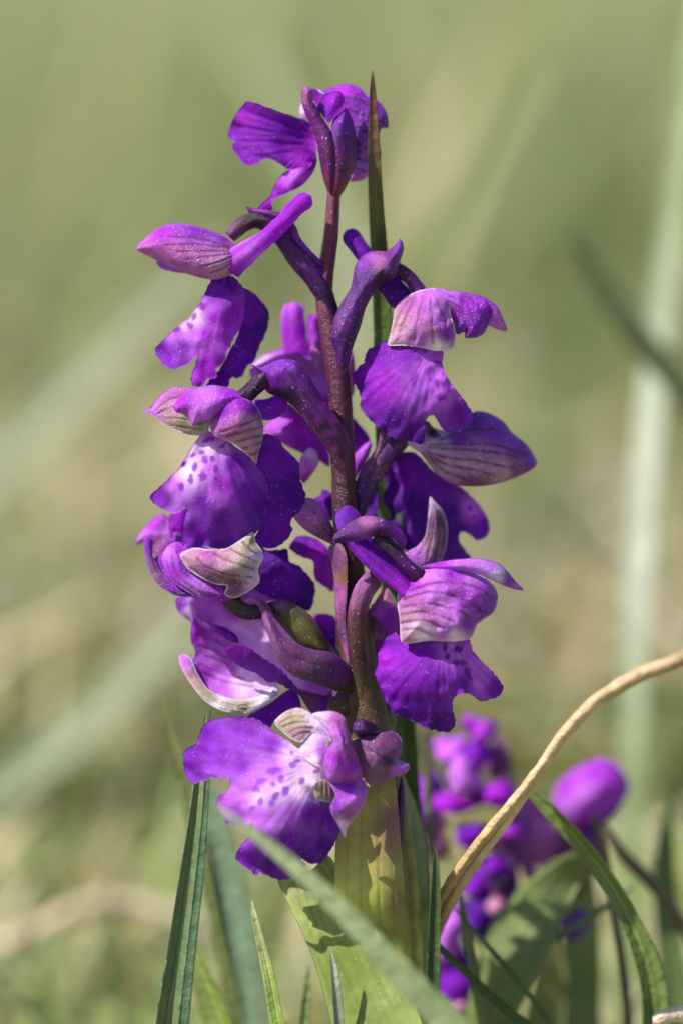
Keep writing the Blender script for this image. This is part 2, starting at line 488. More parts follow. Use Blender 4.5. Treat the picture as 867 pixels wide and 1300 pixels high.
# ------------------------------------------------------------------ the meadow: ground and far grass
def build_ground():
    def axis(a, n):
        t = np.linspace(-1, 1, n); return np.sign(t) * (np.abs(t) ** 3.2) * a
    gx = axis(6000, 121); gy = axis(6000, 121) + 3
    X, Y = np.meshgrid(gx, gy)
    near = np.exp(-(np.hypot(X, Y) / 60) ** 2)
    Z = near * (0.05 * wob(X * 100, Y * 100, 300, 5, 3)) * np.clip(np.hypot(X, Y) / 2, 0, 1) - 0.02
    V = np.stack([X, Y, Z], -1).reshape(-1, 3); n = 121
    i = np.arange(n - 1)[:, None] * n; j = np.arange(n - 1)[None]
    F = np.stack([i + j, i + j + 1, i + n + j + 1, i + n + j], -1).reshape(-1, 4)
    o = mesh_obj('ground', V, F, None, ground_mat(), origin=(0, 0, 0))
    o['kind'] = 'structure'; o['label'] = 'mossy meadow soil strewn with dry litter, far out of focus'
build_ground()

G_A = (0.125, 0.17, 0.055); G_B = (0.17, 0.215, 0.09); G_C = (0.11, 0.17, 0.075); G_Y = (0.215, 0.235, 0.10)
S_A = (0.46, 0.37, 0.23); S_B = (0.36, 0.28, 0.18); S_C = (0.54, 0.45, 0.36)

def grass_field(name, n, area, hgt, wid, palette, lean, label, seed, far=False):
    r = np.random.default_rng(seed)
    x, y = area(r, n)
    n = len(x)
    H = r.uniform(*hgt, n); W = r.uniform(*wid, n); az = r.uniform(0, 2 * math.pi, n); le = r.uniform(*lean, n) * H
    if far: H = H * np.clip(y / 9.0, 0.45, 1.0); le = le * np.clip(y / 9.0, 0.45, 1.0)
    face = r.uniform(0, 2 * math.pi, n)
    K = 5
    t = np.linspace(0, 1, K)
    cx = x[:, None] + np.cos(az)[:, None] * le[:, None] * t ** 1.8
    cy = y[:, None] + np.sin(az)[:, None] * le[:, None] * t ** 1.8
    cz = H[:, None] * (t - 0.35 * np.clip(le / H, 0, 1.2)[:, None] * t ** 3) - 0.03
    wd = (W[:, None] * np.array([0.8, 1, 0.9, 0.6, 0.05]))[..., None]
    sd = np.stack([np.cos(face), np.sin(face), np.zeros(n)], -1)[:, None]
    C = np.stack([cx, cy, cz], -1)
    V = np.stack([C - sd * wd / 2, C + sd * wd / 2], 2).reshape(-1, 3)
    b = np.arange(n)[:, None] * (2 * K); k = np.arange(K - 1)[None] * 2
    F = np.stack([b + k, b + k + 1, b + k + 3, b + k + 2], -1).reshape(-1, 4)
    pal = np.array(palette)
    c = pal[r.integers(0, len(pal), n)] * r.uniform(0.75, 1.25, n)[:, None]
    o = mesh_obj(name, V, F, np.repeat(c, 2 * K, 0), M_GRASS, origin=(0, 0, 0))
    o['kind'] = 'stuff'; o['label'] = label
    return o

def area_far(r, n):
    y = 1.6 * (60 / 1.6) ** r.uniform(0, 1, n)
    half = 0.30 * (y + 4) + 0.8
    x = r.uniform(-1, 1, n) * half
    return x, y
def area_tall(r, n):
    y = r.uniform(2.2, 14, n)
    return r.uniform(-1, 1, n) * (0.16 * (y + 4) + 0.3), y
def area_fine(r, n):
    y = r.uniform(0.7, 3.2, n); x = r.uniform(-1.5, 1.5, n)
    return x, y
def area_near(r, n):
    x = r.uniform(-2.2, 2.2, n); y = r.uniform(-0.5, 2.6, n)
    keep = (np.hypot(x - 0.05, y) > 0.25) & ((y > 0.35) | (np.abs(x) > 0.75))
    return x[keep], y[keep]
grass_field('meadow_grass', 38000, area_far, (0.12, 0.62), (0.012, 0.035), [G_A, G_B, G_B, G_C, G_C, G_Y, G_Y, S_A], (0.1, 0.9),
            'soft olive blur of meadow grass behind the orchids', 11, far=True)
grass_field('dry_litter', 5000, area_far, (0.15, 0.5), (0.015, 0.04), [S_A, S_C, S_C, S_B], (0.9, 1.6),
            'pale dead grass lying between the green blades', 13)
grass_field('tall_grass', 130, area_tall, (0.7, 1.7), (0.03, 0.06), [G_A, G_B, G_C, G_Y, S_A, (0.3, 0.32, 0.2)], (0.2, 0.8),
            'soft streaks of taller grass far out of focus', 15)
grass_field('fine_grass', 420, area_fine, (0.12, 0.42), (0.010, 0.024), [G_B, G_Y, (0.24, 0.30, 0.10), (0.2, 0.28, 0.08), S_A, S_C, S_C], (0.2, 1.0),
            'fine blurred green and straw blades low behind the orchids', 17)
grass_field('short_turf', 5000, area_near, (0.06, 0.20), (0.008, 0.022), [G_A, G_B, G_C, G_Y, S_A, S_B, S_C], (0.2, 1.1),
            'short turf and dry litter at the foot of the plants', 12)

# ------------------------------------------------------------------ the orchid in focus
PUR = (0.185, 0.004, 0.40); DPUR = (0.095, 0.003, 0.27); MAG = (0.33, 0.010, 0.50); LIL = (0.47, 0.12, 0.64); PALE = (0.66, 0.50, 0.78)
PINK = (0.40, 0.09, 0.38); BEI = (0.46, 0.23, 0.36); BEG = (0.42, 0.34, 0.25); WHT = (0.80, 0.72, 0.80); VEIN = (0.06, 0.018, 0.035)
DARK = (0.035, 0.002, 0.05); PLUM = (0.095, 0.005, 0.17); BRN = (0.052, 0.020, 0.018); OLV = (0.12, 0.105, 0.02); SPOT = (0.22, 0.012, 0.42)
ROSE = (0.20, 0.022, 0.085); MAUV = (0.19, 0.05, 0.18)

A1 = Zm(260, 80, 3.335); A2 = Zm(160, 230, 3.335); A3 = Zm(410, 270, 3.096); A4 = Zm(160, 450, 2.89); A5 = Zm(420, 510, 3.096)
A6 = Zm(160, 640, 2.89); A7 = Zm(420, 690, 3.335); A8 = Zm(220, 860, 2.709); B1 = Zm(180, 960, 2.2816); B2 = Zm(500, 880, 2.3624)
B6 = Zm(360, 220, 3.825); B7 = Zm(340, 540, 3.609); B8 = Zm(520, 780, 2.4986); PXZ = Zm(0, 0, 1.0)

base = place(492, 1560, 0)
orchid = root('orchid', (base[0], base[1], 0.0), 'tall violet orchid spike in sharp focus with spotted lips and striped hoods', 'orchid', 'violet orchids')

tube('stem', orchid, PXZ, [(424, 238, 0, 8), (420, 300, 0, 9.5), (412, 370, 0, 11), (420, 420, 0, 14), (430, 480, 0, 15), (435, 560, 0, 15), (438, 640, 0, 16),
     (444, 720, 0, 19), (450, 800, 0, 23), (456, 870, 0, 28), (468, 950, 0, 35), (478, 1040, 0, 42), (486, 1140, 0, 46), (490, 1300, 0, 48)],
     [ROSE, (0.17, 0.02, 0.08), (0.11, 0.012, 0.06), (0.07, 0.014, 0.03), (0.08, 0.035, 0.025), (0.11, 0.06, 0.02), (0.22,0.19,0.03), (0.44, 0.42, 0.06), (0.5, 0.5, 0.08), (0.46, 0.5, 0.09), (0.4, 0.46, 0.09)],
     M_STALK, ribs=7, ramp=0.03, twist=0.6, ring=28, ground=0.9, rib_col=(0.06, 0.02, 0.03), bump=0.012, round1=False, round0=True)

def flower(x, y, d=0):
    return root('flower', place(x, y, d), parent=orchid)

# ---- flower at the very top, seen from behind
f = flower(428, 235)
sheet('lip', f, A1, [(170,170),(200,165),(260,185),(340,215),(420,240),(450,265),(470,330),(470,400),(440,440),(390,455),(350,445),(300,415),(255,405),(215,430),(180,437),(150,410),(115,355),(130,335),(100,315),(105,275),(130,220)],
      [(100,300,-30),(200,180,-8),(200,420,-14),(300,300,-8),(450,300,-34),(430,430,-12)], [(150,250,MAG),(300,300,PUR),(440,400,MAG),(120,300,PUR)], M_PETAL, fan=(480,330), ruffle=4, jag=0.7,
      veins=[[(460,300),(350,260),(180,210)],[(460,320),(350,300),(150,270)],[(460,350),(340,340),(140,330)],[(455,380),(330,380),(180,400)]], vein_col=DPUR, vw=2.0, vs=0.35)
sheet('lip_lobe', f, A1, [(470,375),(475,420),(455,470),(410,520),(350,550),(290,580),(285,620),(225,620),(245,590),(275,565),(300,510),(340,460),(400,440),(440,400)],
      [(470,390,-22),(400,480,0),(340,470,-16),(260,600,-4),(430,510,-14)], [(380,480,LIL),(300,560,MAG),(460,420,MAG),(400,530,MAG)], M_PETAL, ruffle=3)
sheet('column', f, A1, [(400,190),(420,150),(470,110),(510,130),(520,160),(480,200),(440,240),(405,225)], -14, PALE, M_PETAL, bulge=6, back=6)
sheet('hood', f, A1, [(500,120),(560,95),(610,87),(660,105),(690,140),(740,165),(770,210),(778,270),(745,280),(740,330),(748,395),(720,400),(690,480),(650,500),(610,495),(600,400),(580,250),(540,170)],
      -32, [(600,120,MAG),(700,200,PUR),(760,250,PUR),(650,480,LIL),(720,380,LIL),(620,350,DPUR)], M_HOOD, h=1.5, bulge=18, back=24, crumple=1.5,
      veins=[[(600,150),(680,170),(765,250)],[(610,200),(690,230),(740,280)],[(610,260),(680,290),(745,330)],[(610,320),(670,350),(740,380)],[(620,390),(660,410),(710,420)],[(630,440),(680,460)]], vein_col=DARK, vw=1.6)
sheet('bract', f, A1, [(415,100),(455,110),(460,160),(480,200),(530,280),(555,350),(560,420),(550,500),(535,570),(512,525),(490,440),(470,330),(440,250),(410,170)],
      [(430,110,14),(480,250,12),(530,550,4),(510,400,10)], [(430,120,PINK),(450,220,(0.16,0.012,0.2)),(520,400,(0.12,0.01,0.14)),(530,530,ROSE)], M_STALK, h=1.6, bulge=11, back=8, jag=0.4)  # pink tip is sparkle painted into the bract's colour
sheet('ovary', f, A1, [(540,250),(560,215),(595,190),(625,240),(645,330),(640,420),(610,500),(575,560),(535,575),(530,520),(530,480),(530,400),(528,330)],
      [(590,200,2),(600,400,4),(550,560,2),(640,350,-3)], [(590,230,PUR),(620,350,PLUM),(570,520,ROSE),(560,450,(0.16,0.015,0.15))], M_STALK, h=1.6, bulge=13, back=8)
sheet('petal', f, A1, [(475,190),(500,150),(540,120),(580,125),(592,160),(585,200),(550,230),(525,255),(500,225)], [(480,190,2),(540,130,6),(590,160,2),(525,250,14),(540,180,14)], [(560,160,MAG),(500,200,PUR),(525,250,PUR)], M_PETAL, h=1.6, bulge=2, crumple=1.6, fan=(525,255))
sheet('petal', f, A1, [(440,120),(465,108),(500,130),(530,140),(500,165),(470,175),(455,150)], -4, MAG, M_PETAL, h=1.5, ruffle=2, jag=0.8)

# ---- upper left flower, hood pointing left
f = flower(412, 395, 2)
sheet('lip_lobe', f, A2, [(440,405),(500,450),(550,480),(590,530),(608,575),(590,650),(560,720),(540,770),(515,780),(490,830),(440,835),(435,870),(380,868),(340,862),(400,790),(440,720),(480,620)],
      [(480,450,6),(605,580,-26),(500,820,-22),(430,780,-6),(560,500,-18)], [(540,560,PUR),(590,600,DPUR),(450,830,PUR)], M_PETAL, fan=(440,400), ruffle=4, jag=0.8)  # darker violet paints shade on the side turned away
sheet('lip', f, A2, [(440,400),(490,440),(505,490),(500,560),(490,610),(455,670),(430,730),(405,780),(380,795),(385,830),(345,840),(325,865),(285,867),(275,835),(290,790),(305,735),(270,770),(230,790),(190,795),(150,765),(122,715),(150,680),(200,630),(260,580),(310,520),(340,460),(370,410)],
      [(440,400,4),(490,470,12),(490,600,10),(380,700,22),(310,560,16),(220,700,8),(130,720,-10),(300,850,14),(400,550,26)],
      [(420,440,PUR),(380,480,PUR),(420,600,MAG),(370,580,MAG),(340,650,MAG),(350,780,MAG),(310,800,MAG),(290,575,WHT),(255,605,PALE),(215,650,LIL),(240,700,PUR),(180,750,PUR),(150,710,PUR),(325,520,LIL),(350,460,PUR),(470,560,MAG),(280,640,LIL)], M_PETAL, fan=(430,390), ruffle=3, jag=0.8, crumple=0.8,
      spots=[(272,612,15),(215,628,20,14),(290,572,9,22,15),(325,530,12,18)], spot_col=SPOT)
sheet('petal', f, A2, [(130,340),(190,350),(260,388),(200,384),(150,370)], 4, LIL, M_PETAL, h=1.5)
sheet('hood', f, A2, [(42,285),(70,250),(130,200),(210,178),(300,190),(380,215),(430,240),(465,270),(490,300),(497,330),(480,370),(440,400),(380,417),(320,410),(260,392),(190,365),(120,330),(70,305)],
      [(50,285,2),(250,200,4),(250,390,16),(480,330,12)], [(150,210,MAG),(300,205,PUR),(420,240,PUR),(80,290,PINK),(200,300,PINK),(300,330,PINK),(400,370,BEI),(470,340,LIL),(430,290,PINK)], M_HOOD, h=1.25, bulge=26, back=20, R=26,
      veins=[[(180,235),(300,240),(440,278)],[(170,270),(300,268),(445,285)],[(220,300),(330,296),(450,296)],[(260,330),(360,318),(455,305)],[(315,365),(400,340),(462,315)],[(360,388),(420,365),(466,330)]], vein_col=VEIN, vw=1.3, rim=(LIL, 1.6, 0.6), crumple=0.5)
tube('ovary', f, A2, [(892,680,-2,22),(876,590,0,32),(850,505,2,38),(815,430,2,44),(760,360,4,48),(700,285,6,44),(630,200,8,40),(560,165,10,36),(500,180,12,33),(440,235,10,28)],
     [(0.07,0.014,0.03), DARK, DARK, PLUM, (0.12,0.012,0.20), PLUM, DARK, BRN, MAUV], M_STALK, ribs=6, ramp=0.08, twist=5, rib_col=DARK, round1=False)
sheet('bract', f, A2, [(510,108),(540,115),(600,120),(680,145),(722,195),(740,240),(790,300),(842,350),(845,390),(810,380),(740,300),(680,215),(640,165),(580,150),(525,135)],
      [(515,110,16),(620,140,18),(720,230,16),(840,370,4)], [(540,120,MAG),(650,150,PLUM),(760,290,PUR),(830,370,PUR)], M_STALK, h=1.6, bulge=3, ruffle=1.5)
tube('spur', f, A2, [(440,375,20,44),(485,325,24,54),(560,268,26,42),(650,190,28,34),(720,115,28,38),(785,62,26,43)], [MAG, LIL, MAG, MAG, MAG], M_PETAL, ring=36, round1=True, bump=0.07, ribs=5, ramp=0.035, twist=0.4, flat=0.75, rib_col=PUR)

# ---- upper right flower
f = flower(432, 440, 8)
tube('spur', f, A3, [(350,385,0,46),(290,320,-4,48),(220,240,-10,40),(150,150,-12,34),(90,68,-12,36)], [PUR, DPUR, PUR, PUR, PUR], M_PETAL, ring=36, bump=0.08, ribs=5, ramp=0.04, flat=0.75, rib_col=DPUR)
sheet('lip', f, A3, [(190,530),(250,505),(320,515),(460,530),(470,600),(490,650),(540,720),(590,790),(585,820),(550,850),(500,865),(470,850),(440,800),(415,800),(400,830),(400,880),(385,912),(350,900),(300,890),(250,870),(210,840),(170,800),(145,760),(150,740),(135,690),(115,645),(135,610),(160,590),(170,550)],
      [(190,530,2),(320,520,30),(460,540,26),(120,650,-6),(220,650,20),(380,660,40),(580,810,14),(480,720,38),(250,860,10),(380,900,16),(300,780,28)],
      [(200,560,PUR),(240,680,MAG),(150,700,PUR),(280,830,DPUR),(370,880,DPUR),(410,590,LIL),(380,690,(0.33,0.08,0.54)),(455,650,LIL),(460,720,LIL),(430,620,LIL),(540,790,PUR),(330,560,PUR)], M_PETAL, fan=(430,500), ruffle=4, jag=0.9, crumple=0.8,
      spots=[(375,573,13),(358,655,12,32,22),(413,620,13,22,40),(440,595,10,14),(455,588,7,14,-30),(420,656,10),(447,670,13,18),(487,685,14,24,-25),(460,725,20,16),(472,630,8,14),(398,545,8)], spot_col=SPOT)
tube('ovary', f, A3, [(240,215,14,32),(290,225,14,30),(330,245,14,26),(365,290,12,26),(395,330,14,28)], [DARK, DARK, PLUM, DARK], M_STALK, ribs=5, ramp=0.1, twist=2, round1=False)
sheet('bract', f, A3, [(20,495),(40,420),(75,350),(110,290),(125,210),(160,165),(200,150),(250,150),(290,120),(305,98),(317,140),(303,190),(285,250),(240,275),(210,300),(170,370),(150,440),(118,530),(100,610),(78,700),(55,640),(30,560)],
      [(40,520,6),(75,690,-4),(100,400,12),(150,200,16),(280,200,22),(310,110,10)], [(40,500,PLUM),(90,420,(0.11,0.008,0.2)),(150,260,(0.10,0.008,0.22)),(220,190,PINK),(270,180,PLUM),(300,140,PUR),(230,250,DARK),(150,190,PUR)], M_STALK, h=1.5, bulge=15, back=12, R=16, crumple=1.0,  # pink patch paints the lit, sparkling top of the bract
      veins=[[(90,540),(160,360),(240,230)]], vein_col=DARK, vw=2.0, vs=0.5)
sheet('hood', f, A3, [(440,298),(500,305),(570,315),(640,335),(665,370),(655,420),(635,470),(605,490),(560,493),(555,470),(525,478),(510,440),(480,390),(430,345)],
      [(440,300,24),(640,340,12),(560,480,20),(520,450,16)], [(500,320,LIL),(560,350,MAG),(620,420,PUR),(560,470,PUR),(640,350,MAG)], M_HOOD, h=1.4, bulge=20, back=16, crumple=1.2,
      veins=[[(460,330),(540,380),(565,470)],[(480,320),(570,360),(600,470)],[(520,320),(600,350),(635,420)]], vein_col=DPUR, vw=1.92, vs=0.5)
sheet('hood_tip', f, A3, [(630,333),(680,365),(706,415),(723,462),(700,464),(665,450),(642,435),(648,385)], [(635,340,14),(720,460,-4),(650,430,6),(690,400,16)], [(650,370,PUR),(700,440,LIL),(670,430,LIL)], M_HOOD, h=1.4, bulge=4, rim=(PUR,1.2,0.6))
sheet('sepal', f, A3, [(395,300),(440,295),(480,305),(500,350),(500,395),(517,450),(520,500),(505,535),(440,543),(380,530),(310,522),(255,520),(262,480),(275,420),(285,370),(320,335),(350,315)],
      [(395,305,24),(490,320,26),(510,520,34),(400,530,40),(262,515,26),(285,380,20),(390,420,42)], [(420,320,LIL),(330,350,PINK),(300,430,BEI),(400,440,PINK),(460,400,LIL),(480,480,MAG),(380,500,LIL),(450,525,WHT),(280,500,BEI)], M_HOOD, h=1.3, bulge=12, thick=2, crumple=1.6,
      veins=[[(360,330),(320,420),(290,500)],[(390,330),(370,430),(360,510)],[(420,340),(430,430),(430,510)],[(340,340),(300,400),(272,470)],[(450,340),(480,430),(490,500)]], vein_col=(0.12,0.03,0.09), vw=1.8, vs=0.55, rim=(WHT,1.5,0.7))

# ---- middle left flower, closest of the left side
f = flower(437, 580, 20)
sheet('lip_lobe', f, A4, [(470,390),(500,300),(520,290),(560,310),(580,340),(610,370),(635,400),(640,460),(660,520),(640,570),(605,610),(610,650),(580,690),(540,712),(500,705),(460,690),(490,640),(510,570),(505,500),(485,430)],
      [(500,310,30),(560,320,22),(650,520,8),(590,680,8),(490,680,18),(560,500,28)], [(560,400,PUR),(600,500,DPUR),(560,650,PUR),(520,330,PUR)], M_PETAL, fan=(470,400), ruffle=5, jag=0.7, rwl=30)
sheet('lip', f, A4, [(290,280),(350,300),(400,335),(450,370),(480,410),(510,450),(527,510),(525,580),(500,630),(460,670),(400,700),(350,712),(280,705),(240,710),(205,690),(210,620),(222,565),(180,585),(140,570),(100,545),(90,520),(120,490),(180,430),(230,360),(265,305)],
      [(300,295,50),(450,375,48),(520,500,34),(500,640,30),(380,560,62),(300,450,66),(200,470,52),(100,530,34),(180,570,44),(220,690,36),(350,700,40)],
      [(310,310,LIL),(300,340,PALE),(250,400,PALE),(310,420,LIL),(220,440,WHT),(400,400,PUR),(450,500,PUR),(350,600,PUR),(280,540,PUR),(350,480,MAG),(130,520,PUR),(180,480,LIL),(260,650,PUR),(500,560,DPUR),(330,520,LIL)], M_PETAL, fan=(330,260), ruffle=3, jag=0.6, crumple=0.7,
      spots=[(290,385,13,18),(318,383,11,14),(282,448,17,20),(253,412,11,20,20),(238,458,11,22),(213,402,14,9,-40),(330,420,11,16),(278,360,12,9),(298,312,20,10,-30),(355,335,18,8,-35),(247,370,14,8,-40),(203,487,13,18),(330,455,7),(318,310,9)], spot_col=SPOT)
tube('ovary', f, A4, [(560,60,24,30),(510,90,34,32),(465,125,42,30),(425,165,48,30)], [DARK, DARK, DARK], M_STALK, ribs=5, ramp=0.1, twist=2, round1=False)
sheet('bract', f, A4, [(458,38),(500,45),(540,25),(580,15),(625,25),(660,60),(690,110),(740,190),(790,250),(825,310),(834,380),(832,470),(815,560),(795,480),(765,410),(745,360),(700,300),(660,250),(620,195),(570,160),(520,140),(500,100),(490,65)],
      [(460,40,36),(560,60,36),(650,150,36),(740,280,28),(800,420,10),(815,550,-2)], [(480,45,PUR),(560,50,PUR),(640,80,(0.11,0.008,0.22)),(690,180,(0.12,0.01,0.18)),(760,270,(0.14,0.015,0.16)),(800,400,(0.12,0.02,0.09)),(600,150,DARK)], M_STALK, h=1.5, bulge=14, back=12, R=17, crumple=0.8,
      veins=[[(590,60),(680,170),(770,300),(800,400)],[(560,90),(640,180),(720,290)]], vein_col=DARK, vw=2.2, vs=0.55)
tube('spur', f, A4, [(470,200,22,36),(530,200,18,40),(590,165,12,36)], [PUR, PUR, MAG], M_PETAL)
sheet('sepal', f, A4, [(58,205),(90,195),(120,155),(160,125),(200,120),(250,125),(240,170),(250,210),(290,235),(305,245),(298,290),(240,295),(180,275),(130,245),(95,220)],
      [(60,205,42),(160,130,48),(290,285,58),(200,200,60)], [(90,205,LIL),(140,150,PINK),(200,140,PINK),(160,200,BEI),(200,250,BEG),(280,270,BEG)], M_HOOD, h=1.3, bulge=6, back=0, thick=2, crumple=0.8,
      veins=[[(110,205),(160,165),(230,150)],[(120,215),(180,190),(240,200)],[(140,235),(200,235),(280,255)],[(170,260),(230,270),(290,275)]], vein_col=VEIN, vw=1.44, vs=0.55, rim=(LIL,1.4,0.7))
sheet('petal', f, A4, [(165,190),(190,150),(250,125),(320,112),(400,130),(445,160),(400,185),(340,215),(310,240),(275,245),(245,262),(222,225),(180,222)],
      [(170,195,56),(300,120,52),(440,160,50),(240,255,64),(300,190,68)], [(200,170,MAG),(300,140,LIL),(380,150,MAG),(260,220,LIL),(190,210,MAG)], M_HOOD, h=1.4, bulge=16, back=8, crumple=1.0)
sheet('sepal', f, A4, [(305,245),(330,190),(370,160),(410,150),(460,170),(490,205),(505,260),(500,320),(485,370),(478,402),(450,370),(400,330),(350,310),(318,290)],
      [(310,250,62),(420,155,56),(500,260,44),(478,398,54),(350,305,70),(420,250,76)], [(350,210,PUR),(420,170,MAG),(470,190,PUR),(350,280,PINK),(400,260,PINK),(460,260,BEI),(430,320,BEI),(480,360,BEI)], M_HOOD, h=1.25, bulge=14, back=8, thick=2, crumple=0.7,
      veins=[[(345,285),(410,265),(495,232)],[(365,302),(430,283),(502,265)],[(400,322),(450,308),(500,296)],[(430,345),(465,335),(496,322)],[(455,368),(478,362),(490,350)]], vein_col=VEIN, vw=1.68, vs=0.8, rim=(PALE,1.4,0.7))

# ---- right side flower half hidden behind the stem, long striped hood
f = flower(455, 640, -20)
sheet('lip', f, A5, [(130,440),(150,340),(220,250),(280,200),(330,200),(380,250),(420,290),(500,330),(560,380),(600,430),(622,490),(610,530),(575,545),(530,515),(505,520),(510,560),(545,615),(460,640),(300,590),(250,520),(180,470)],
      [(140,420,-70),(250,300,-60),(350,300,-44),(420,420,-56),(600,480,-70),(540,600,-74),(300,560,-66)], [(200,350,DPUR),(300,300,PUR),(250,470,DPUR),(400,350,PUR),(470,430,DPUR),(550,430,LIL),(590,500,PUR),(500,500,DPUR),(340,400,DPUR)], M_PETAL, fan=(340,190), ruffle=4, jag=0.6, crumple=2,
      spots=[(545,420,12),(560,450,9)], spot_col=SPOT)
tube('ovary', f, A5, [(108,450,-8,26),(125,380,-10,30),(165,290,-14,38),(220,200,-20,44),(290,130,-26,40)], [DARK, PLUM, MAUV, PLUM, MAUV], M_STALK, ribs=6, ramp=0.07, twist=2, round1=False, rib_col=DARK)
sheet('bract', f, A5, [(95,330),(130,250),(180,180),(195,90),(215,100),(205,180),(170,260),(130,350),(112,420)], [(110,400,-2),(200,110,-8)], [(110,400,PLUM),(200,150,MAUV)], M_STALK, h=1.6, bulge=2)
sheet('hood', f, A5, [(300,160),(360,95),(430,110),(490,110),(560,40),(620,45),(680,80),(710,120),(770,170),(808,235),(790,265),(720,300),(640,325),(560,333),(480,325),(420,290),(380,240),(340,190)],
      [(310,160,-26),(600,60,-40),(800,240,-44),(560,325,-18)], [(330,170,LIL),(420,170,PALE),(560,60,DPUR),(650,110,PUR),(500,140,PUR),(750,180,PUR),(790,240,PUR),(450,220,BEI),(560,250,BEI),(680,270,BEI),(560,310,MAUV),(740,260,MAUV),(400,230,BEI)], M_HOOD, h=1.3, bulge=22, back=22, R=30, crumple=0.6,
      veins=[[(385,180),(480,185),(620,195),(750,218)],[(375,195),(450,218),(580,232),(710,262)],[(380,205),(450,245),(560,268),(640,290)],[(385,215),(440,270),(530,305)],[(390,170),(500,165),(640,168),(770,210)],[(430,150),(540,110),(660,110)]], vein_col=VEIN, vw=1.92, vs=0.8, rim=(PUR,1.6,0.5))
sheet('petal', f, A5, [(300,160),(340,110),(375,75),(400,100),(440,150),(400,190),(350,200)], -16, [(340,140,PALE),(400,120,BRN),(420,160,LIL)], M_PETAL, bulge=5)
sheet('sepal', f, A5, [(388,372),(402,385),(440,430),(458,490),(455,560),(440,610),(420,640),(360,660),(290,600),(340,565),(370,520),(380,450)],
      [(390,380,-16),(455,500,-22),(320,590,-8),(400,600,-4),(410,500,-4)], [(395,390,PALE),(420,470,MAUV),(400,560,BEI),(330,590,LIL),(440,560,MAUV)], M_HOOD, h=1.4, bulge=6, thick=2,
      veins=[[(395,400),(400,500),(375,620)],[(405,410),(425,510),(405,630)],[(420,430),(445,520),(430,610)],[(390,460),(380,540),(345,600)]], vein_col=VEIN, vw=2.04, vs=0.75, rim=(PALE,1.5,0.7))

# ---- lower right flower, closest to the lens on that side
f = flower(450, 740, 20)
sheet('lip', f, A7, [(275,375),(290,390),(320,410),(420,405),(575,400),(600,455),(650,510),(700,560),(730,610),(715,640),(680,660),(635,668),(605,650),(580,635),(540,640),(515,660),(518,710),(525,770),(490,798),(440,790),(390,775),(320,740),(270,720),(230,660),(205,600),(187,550),(195,500),(200,450),(230,400)],
      [(285,380,34),(430,410,62),(570,405,58),(195,530,26),(260,560,46),(400,560,72),(560,530,66),(720,620,34),(520,690,58),(490,790,40),(320,730,34)],
      [(260,430,PUR),(230,500,MAG),(280,600,PUR),(350,700,DPUR),(470,770,DPUR),(420,560,PUR),(380,460,PUR),(520,470,LIL),(600,520,LIL),(620,590,LIL),(700,610,PUR),(560,590,PUR),(200,560,PUR)], M_PETAL, fan=(470,370), ruffle=4, jag=0.9, crumple=0.8,
      spots=[(483,440,11,22),(492,478,12,16),(537,446,20,17),(530,505,16,12),(558,505,20,13,20),(578,545,14,28,-15),(590,572,10,8)], spot_col=DPUR)
sheet('spur', f, A5, [(40,540),(20,480),(20,440),(60,405),(95,420),(130,470),(160,530),(230,610),(310,690),(335,740),(300,775),(255,745),(180,690),(110,620),(60,560)],
      [(40,430,34),(100,560,50),(200,650,52),(310,740,56)], [(40,450,(0.16,0.02,0.38)),(120,570,PUR),(200,650,PUR),(290,740,MAG)], M_PETAL, h=1.6, bulge=12, back=10, R=13,
      veins=[[(100,560),(200,650),(300,740)],[(130,550),(220,630),(310,710)]], vein_col=DPUR, vw=2, vs=0.3)
tube('ovary', f, A5, [(180,530,56,30),(215,560,60,30),(255,600,62,29),(300,645,62,27),(350,690,60,30)], [DARK, (0.02,0.003,0.03), PLUM, DARK], M_STALK, ribs=5, ramp=0.08, twist=1.5, round1=False)
sheet('bract', f, A5, [(5,550),(15,520),(60,480),(120,450),(190,452),(250,480),(290,520),(297,560),(275,578),(250,545),(215,528),(170,530),(110,545),(60,556),(30,556)],
      [(10,545,58),(100,480,62),(190,490,76),(290,560,66)], [(30,540,PLUM),(100,500,PLUM),(140,480,PINK),(200,480,PLUM),(270,530,PUR),(190,520,DARK)], M_STALK, h=1.5, bulge=5, thick=2, crumple=1.4, ruffle=2)  # pink patch stands for sparkle, put into the colour
sheet('sepal', f, A7, [(385,97),(450,78),(540,65),(630,63),(700,80),(740,110),(780,160),(815,195),(790,197),(740,182),(680,155),(620,130),(540,120),(450,120)],
      [(390,100,58),(560,80,64),(700,100,56),(810,195,36),(680,150,62)], [(450,95,MAG),(560,75,LIL),(680,90,LIL),(700,140,PALE),(760,150,PUR),(800,190,LIL)], M_HOOD, h=1.3, bulge=7, thick=2, rim=(PUR,1.2,0.5))
